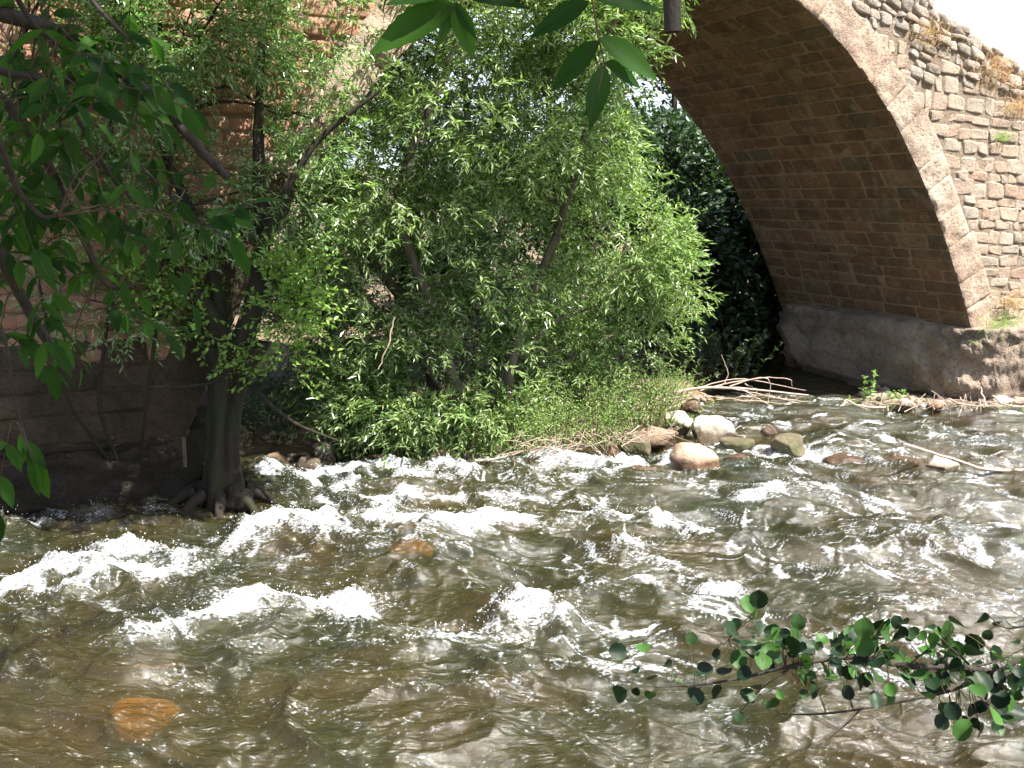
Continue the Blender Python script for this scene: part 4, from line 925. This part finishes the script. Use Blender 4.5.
top_sprays = [ # leaflets: base, tip, relative width, tilt
 ((455, 4), (368, 52), .42, .2), ((452, 6), (395, 38), .48, -.5), ((455, 6), (474, 58), .46, .1), ((452, 4), (438, 48), .30, .9), ((456, 2), (476, 40), .26, -.9), ((462, -4), (532, 6), .24, .5), ((450, -8), (385, 2), .40, -.3),
 ((589, 2), (529, 36), .42, .1), ((594, -2), (661, 8), .34, .3), ((599, 41), (550, 91), .40, .2), ((599, 38), (660, 79), .42, -.1), ((604, 63), (643, 87), .44, .3), ((604, 66), (590, 128), .38, .0), ((590, -12), (540, -20), .4, .3)]
stalks = [[(455, -80, 1.0), (452, -20, 1.0), (455, 4, 1.0)], [(585, -90, 1.0), (588, -20, 1.0), (593, 5, 1.0), (599, 40, 1.0), (605, 66, 1.0)]]
for pl in stalks: rb.tube(spline([W(u, v, d) for u, v, d in pl], 16), np.linspace(.0016, .0007, 16), 5)
for a, b_, wr, tl in top_sprays:
    p0 = W(*a, 1.0); p1 = W(*b_, 1.0+rg.uniform(-.03, .03)); l = np.linalg.norm(p1-p0); nr = unit(np.array([tl, -.9, .55])); fine_leaf(lf, p0, p1-p0, nr, l, l*wr, 'ash', .06, n=17); midrib(rb, p0, p1-p0, nr, l, .06, .0009)
# blurred hanging stub near the top
br.tube(spline([W(660, -120, 1.25), W(670, -40, 1.25), W(673, 32, 1.25)], 12), np.linspace(.012, .0105, 12), 8)
br.tube(spline([(-2.1, .7, 4.0), (-1.0, .9, 4.1), (0, 1.1, 3.9), W(660, -120, 1.25)], 16), np.linspace(.03, .012, 16), 8)
br.tube(spline([(-.6, 1.0, 4.02), W(430, -140, 1.0), W(455, -80, 1.0)], 12), np.linspace(.012, .002, 12), 8); br.tube(spline([(-.1, 1.05, 3.93), W(560, -130, 1.0), W(585, -90, 1.0)], 12), np.linspace(.012, .002, 12), 8)
br.build('branches', M['bark_ash'], ash); rb.build('leaf_stalks', M['twig'], ash); lf.build('leaves', M['ash'], ash)
# crown overhead (unseen leaf masses, added to shade the near leaves and the left wall)
lm, tm, _ = crown([((-1.4, .6, 6.8), (2.0, 1.2, .9), 340), ((.9, .2, 5.9), (1.4, 1.0, .8), 620), ((-.4, .6, 5.8), (1.0, .9, .6), 360),
  ((-.9, 7.5, 6.0), (1.1, .8, .7), 950), ((-2.9, 7.3, 5.9), (1.3, .8, .7), 950)], 12, 'broad', .09, .042,   .40, 71, gap=-.35, gfreq=.9)
tm.build('twigs', M['twig'], ash); lm.build('crown', M['ash'], ash, smooth=False)

# alder branch reaching in from the lower right
al = thing('alder_shrub', 'alder with a round leaved branch reaching over the water at the lower right', 'shrub', (3.0, 1.2, 1.5))
br, lf, rb = MB(), MB(), MB(); A0 = (3.0, 1.2, 1.3)
def WA(u, v, d=2.3): return W(u, v, d)
paths = [([A0, (2.6, 1.6, 1.7), WA(1150, 700, 2.2), WA(1030, 680), WA(969, 668), WA(908, 666), WA(855, 657), WA(794, 665), WA(750, 676), WA(706, 684), WA(657, 687)], .012, .0018),
         ([A0, (2.5, 1.7, 1.65), WA(1130, 660, 2.2), WA(1040, 655), WA(996, 672), WA(952, 690), WA(908, 700), WA(860, 709), WA(820, 714), WA(780, 714)], .008, .0016),
         ([WA(860, 710), WA(845, 725), WA(829, 738)], .0022, .0012), ([WA(794, 665), WA(760, 690), WA(735, 718)], .002, .001), ([WA(1080, 610, 2.2), WA(1010, 628), WA(985, 612)], .003, .001),
         ([WA(908, 666), WA(940, 640), WA(962, 632)], .002, .001), ([WA(750, 676), WA(735, 655), WA(728, 640)], .002, .001), ([WA(900, 702), WA(902, 715)], .0015, .001), ([WA(969, 668), WA(1000, 660), WA(1040, 640)], .003, .001), ([WA(706, 684), WA(690, 695)], .001, .0008), ([WA(657, 687), WA(640, 670), WA(628, 652)], .001, .0008)]
allp = []
for pl, r0, r1 in paths: q = spline(pl, 40); br.tube(q, np.linspace(r0, r1, 40), 7, rough=.12); allp.append(q)
allp = np.vstack(allp)
spots = [(627,652),(645,653),(636,668),(651,680),(627,691),(638,688),(652,692),(672,665),(676,682),(688,688),(690,645),(730,637),(735,650),(720,655),(728,668),(740,668),(706,674),(713,668),(700,676),(722,688),(741,690),(758,690),(740,712),(763,704),(770,708),(778,690),(797,672),(800,690)]
for _ in range(190): 
    u = rg.uniform(735, 1030); v = rg.normal()*16+ (650+ (u-790)*.09); spots.append((u, v))
for _ in range(26): spots.append((rg.uniform(930, 1030), rg.uniform(680, 722)))
for _ in range(12): spots.append((rg.uniform(860, 960), rg.uniform(628, 640)))
spots += [(840, 677), (846, 679), (890, 690), (888, 687), (906, 640), (920, 632), (978, 706), (962, 716), (954, 724), (980, 722)]
spots += [(985, 612), (1000, 622), (1012, 626)]
for (u, v) in spots:
    d_ = 2.3+rg.uniform(-.12, .12); p0 = W(u, v, d_); j = np.argmin(np.linalg.norm(allp-p0, axis=1)); a = allp[j]
    dr = unit(p0-a+rg.normal(size=3)*.015+1e-6); l = rg.uniform(.024, .055)
    if np.linalg.norm(a-p0) > .004: rb.tube(spline([a, (a+p0)/2+[0, 0, .003], p0], 5), np.linspace(.0011, .0007, 5), 4)
    nr = unit(np.array([rg.normal()*.5, rg.normal()*.5-.5, .75+rg.normal()*.3])); dd = unit(dr+rg.normal(size=3)*.5)
    fine_leaf(lf, p0, dd, nr, l, l*rg.uniform(.8, .95), 'alder', rg.uniform(-.1, .25), n=9, serr=True); midrib(rb, p0, dd, nr, l, .1, .0005)
br.build('branches', M['bark_ash'], al); rb.build('leaf_stalks', M['twig'], al); lf.build('leaves', M['alder'], al)

# ------------------------------------------------------------------ light, sky, camera
EL = math.radians(58); sd_ = np.array([.80, -.60]); sd_ = sd_/np.linalg.norm(sd_)
sv = Vector((sd_[0]*math.cos(EL), sd_[1]*math.cos(EL), math.sin(EL)))
sun = bpy.data.lights.new('sun', 'SUN'); sun.energy = 5.0; sun.angle = math.radians(.53); sun.color = (1, .96, .88)
so = bpy.data.objects.new('sun', sun); COL.objects.link(so); so.rotation_euler = sv.to_track_quat('Z', 'Y').to_euler()
w = bpy.data.worlds.new('World'); S.world = w; w.use_nodes = True; nt = w.node_tree
bg = nt.nodes['Background']; sk = nt.nodes.new('ShaderNodeTexSky'); sk.sky_type = 'NISHITA'; sk.sun_disc = False
sk.sun_elevation = EL; sk.sun_rotation = math.atan2(sd_[0], sd_[1]); sk.dust_density = 2.0; sk.air_density = 1.0
tcw = nt.nodes.new('ShaderNodeTexCoord'); sxw = nt.nodes.new('ShaderNodeSeparateXYZ'); nt.links.new(tcw.outputs['Generated'], sxw.inputs[0])
mrw = nt.nodes.new('ShaderNodeMapRange'); mrw.interpolation_type = 'SMOOTHSTEP'; mrw.inputs[1].default_value = .42; mrw.inputs[2].default_value = .14; nt.links.new(sxw.outputs[2], mrw.inputs[0])
mxw = nt.nodes.new('ShaderNodeMix'); mxw.data_type = 'RGBA'; nt.links.new(mrw.outputs[0], mxw.inputs[0]); nt.links.new(sk.outputs[0], mxw.inputs[6]); mxw.inputs[7].default_value = (6.2, 6.9, 7.8, 1)   # bright summer haze low in the sky
nt.links.new(mxw.outputs[2], bg.inputs[0]); bg.inputs[1].default_value = .08
cam = bpy.data.cameras.new('camera'); cam.sensor_width = 36; cam.lens = 36*F/1024; cam.clip_start = .05; cam.clip_end = 3000
co = bpy.data.objects.new('camera', cam); COL.objects.link(co); co.location = (0, 0, CH); co.rotation_euler = (math.pi/2-TH, 0, 0); S.camera = co
S.render.engine = 'CYCLES'; S.cycles.max_bounces = 5; S.cycles.diffuse_bounces = 2; S.cycles.glossy_bounces = 2; S.cycles.transmission_bounces = 3; S.cycles.transparent_max_bounces = 6
S.cycles.caustics_reflective = False; S.cycles.caustics_refractive = False
S.view_settings.view_transform = 'Standard'; S.view_settings.look = 'None'; S.view_settings.exposure = 1.58; S.view_settings.gamma = 1
S.render.resolution_x = 1024; S.render.resolution_y = 768
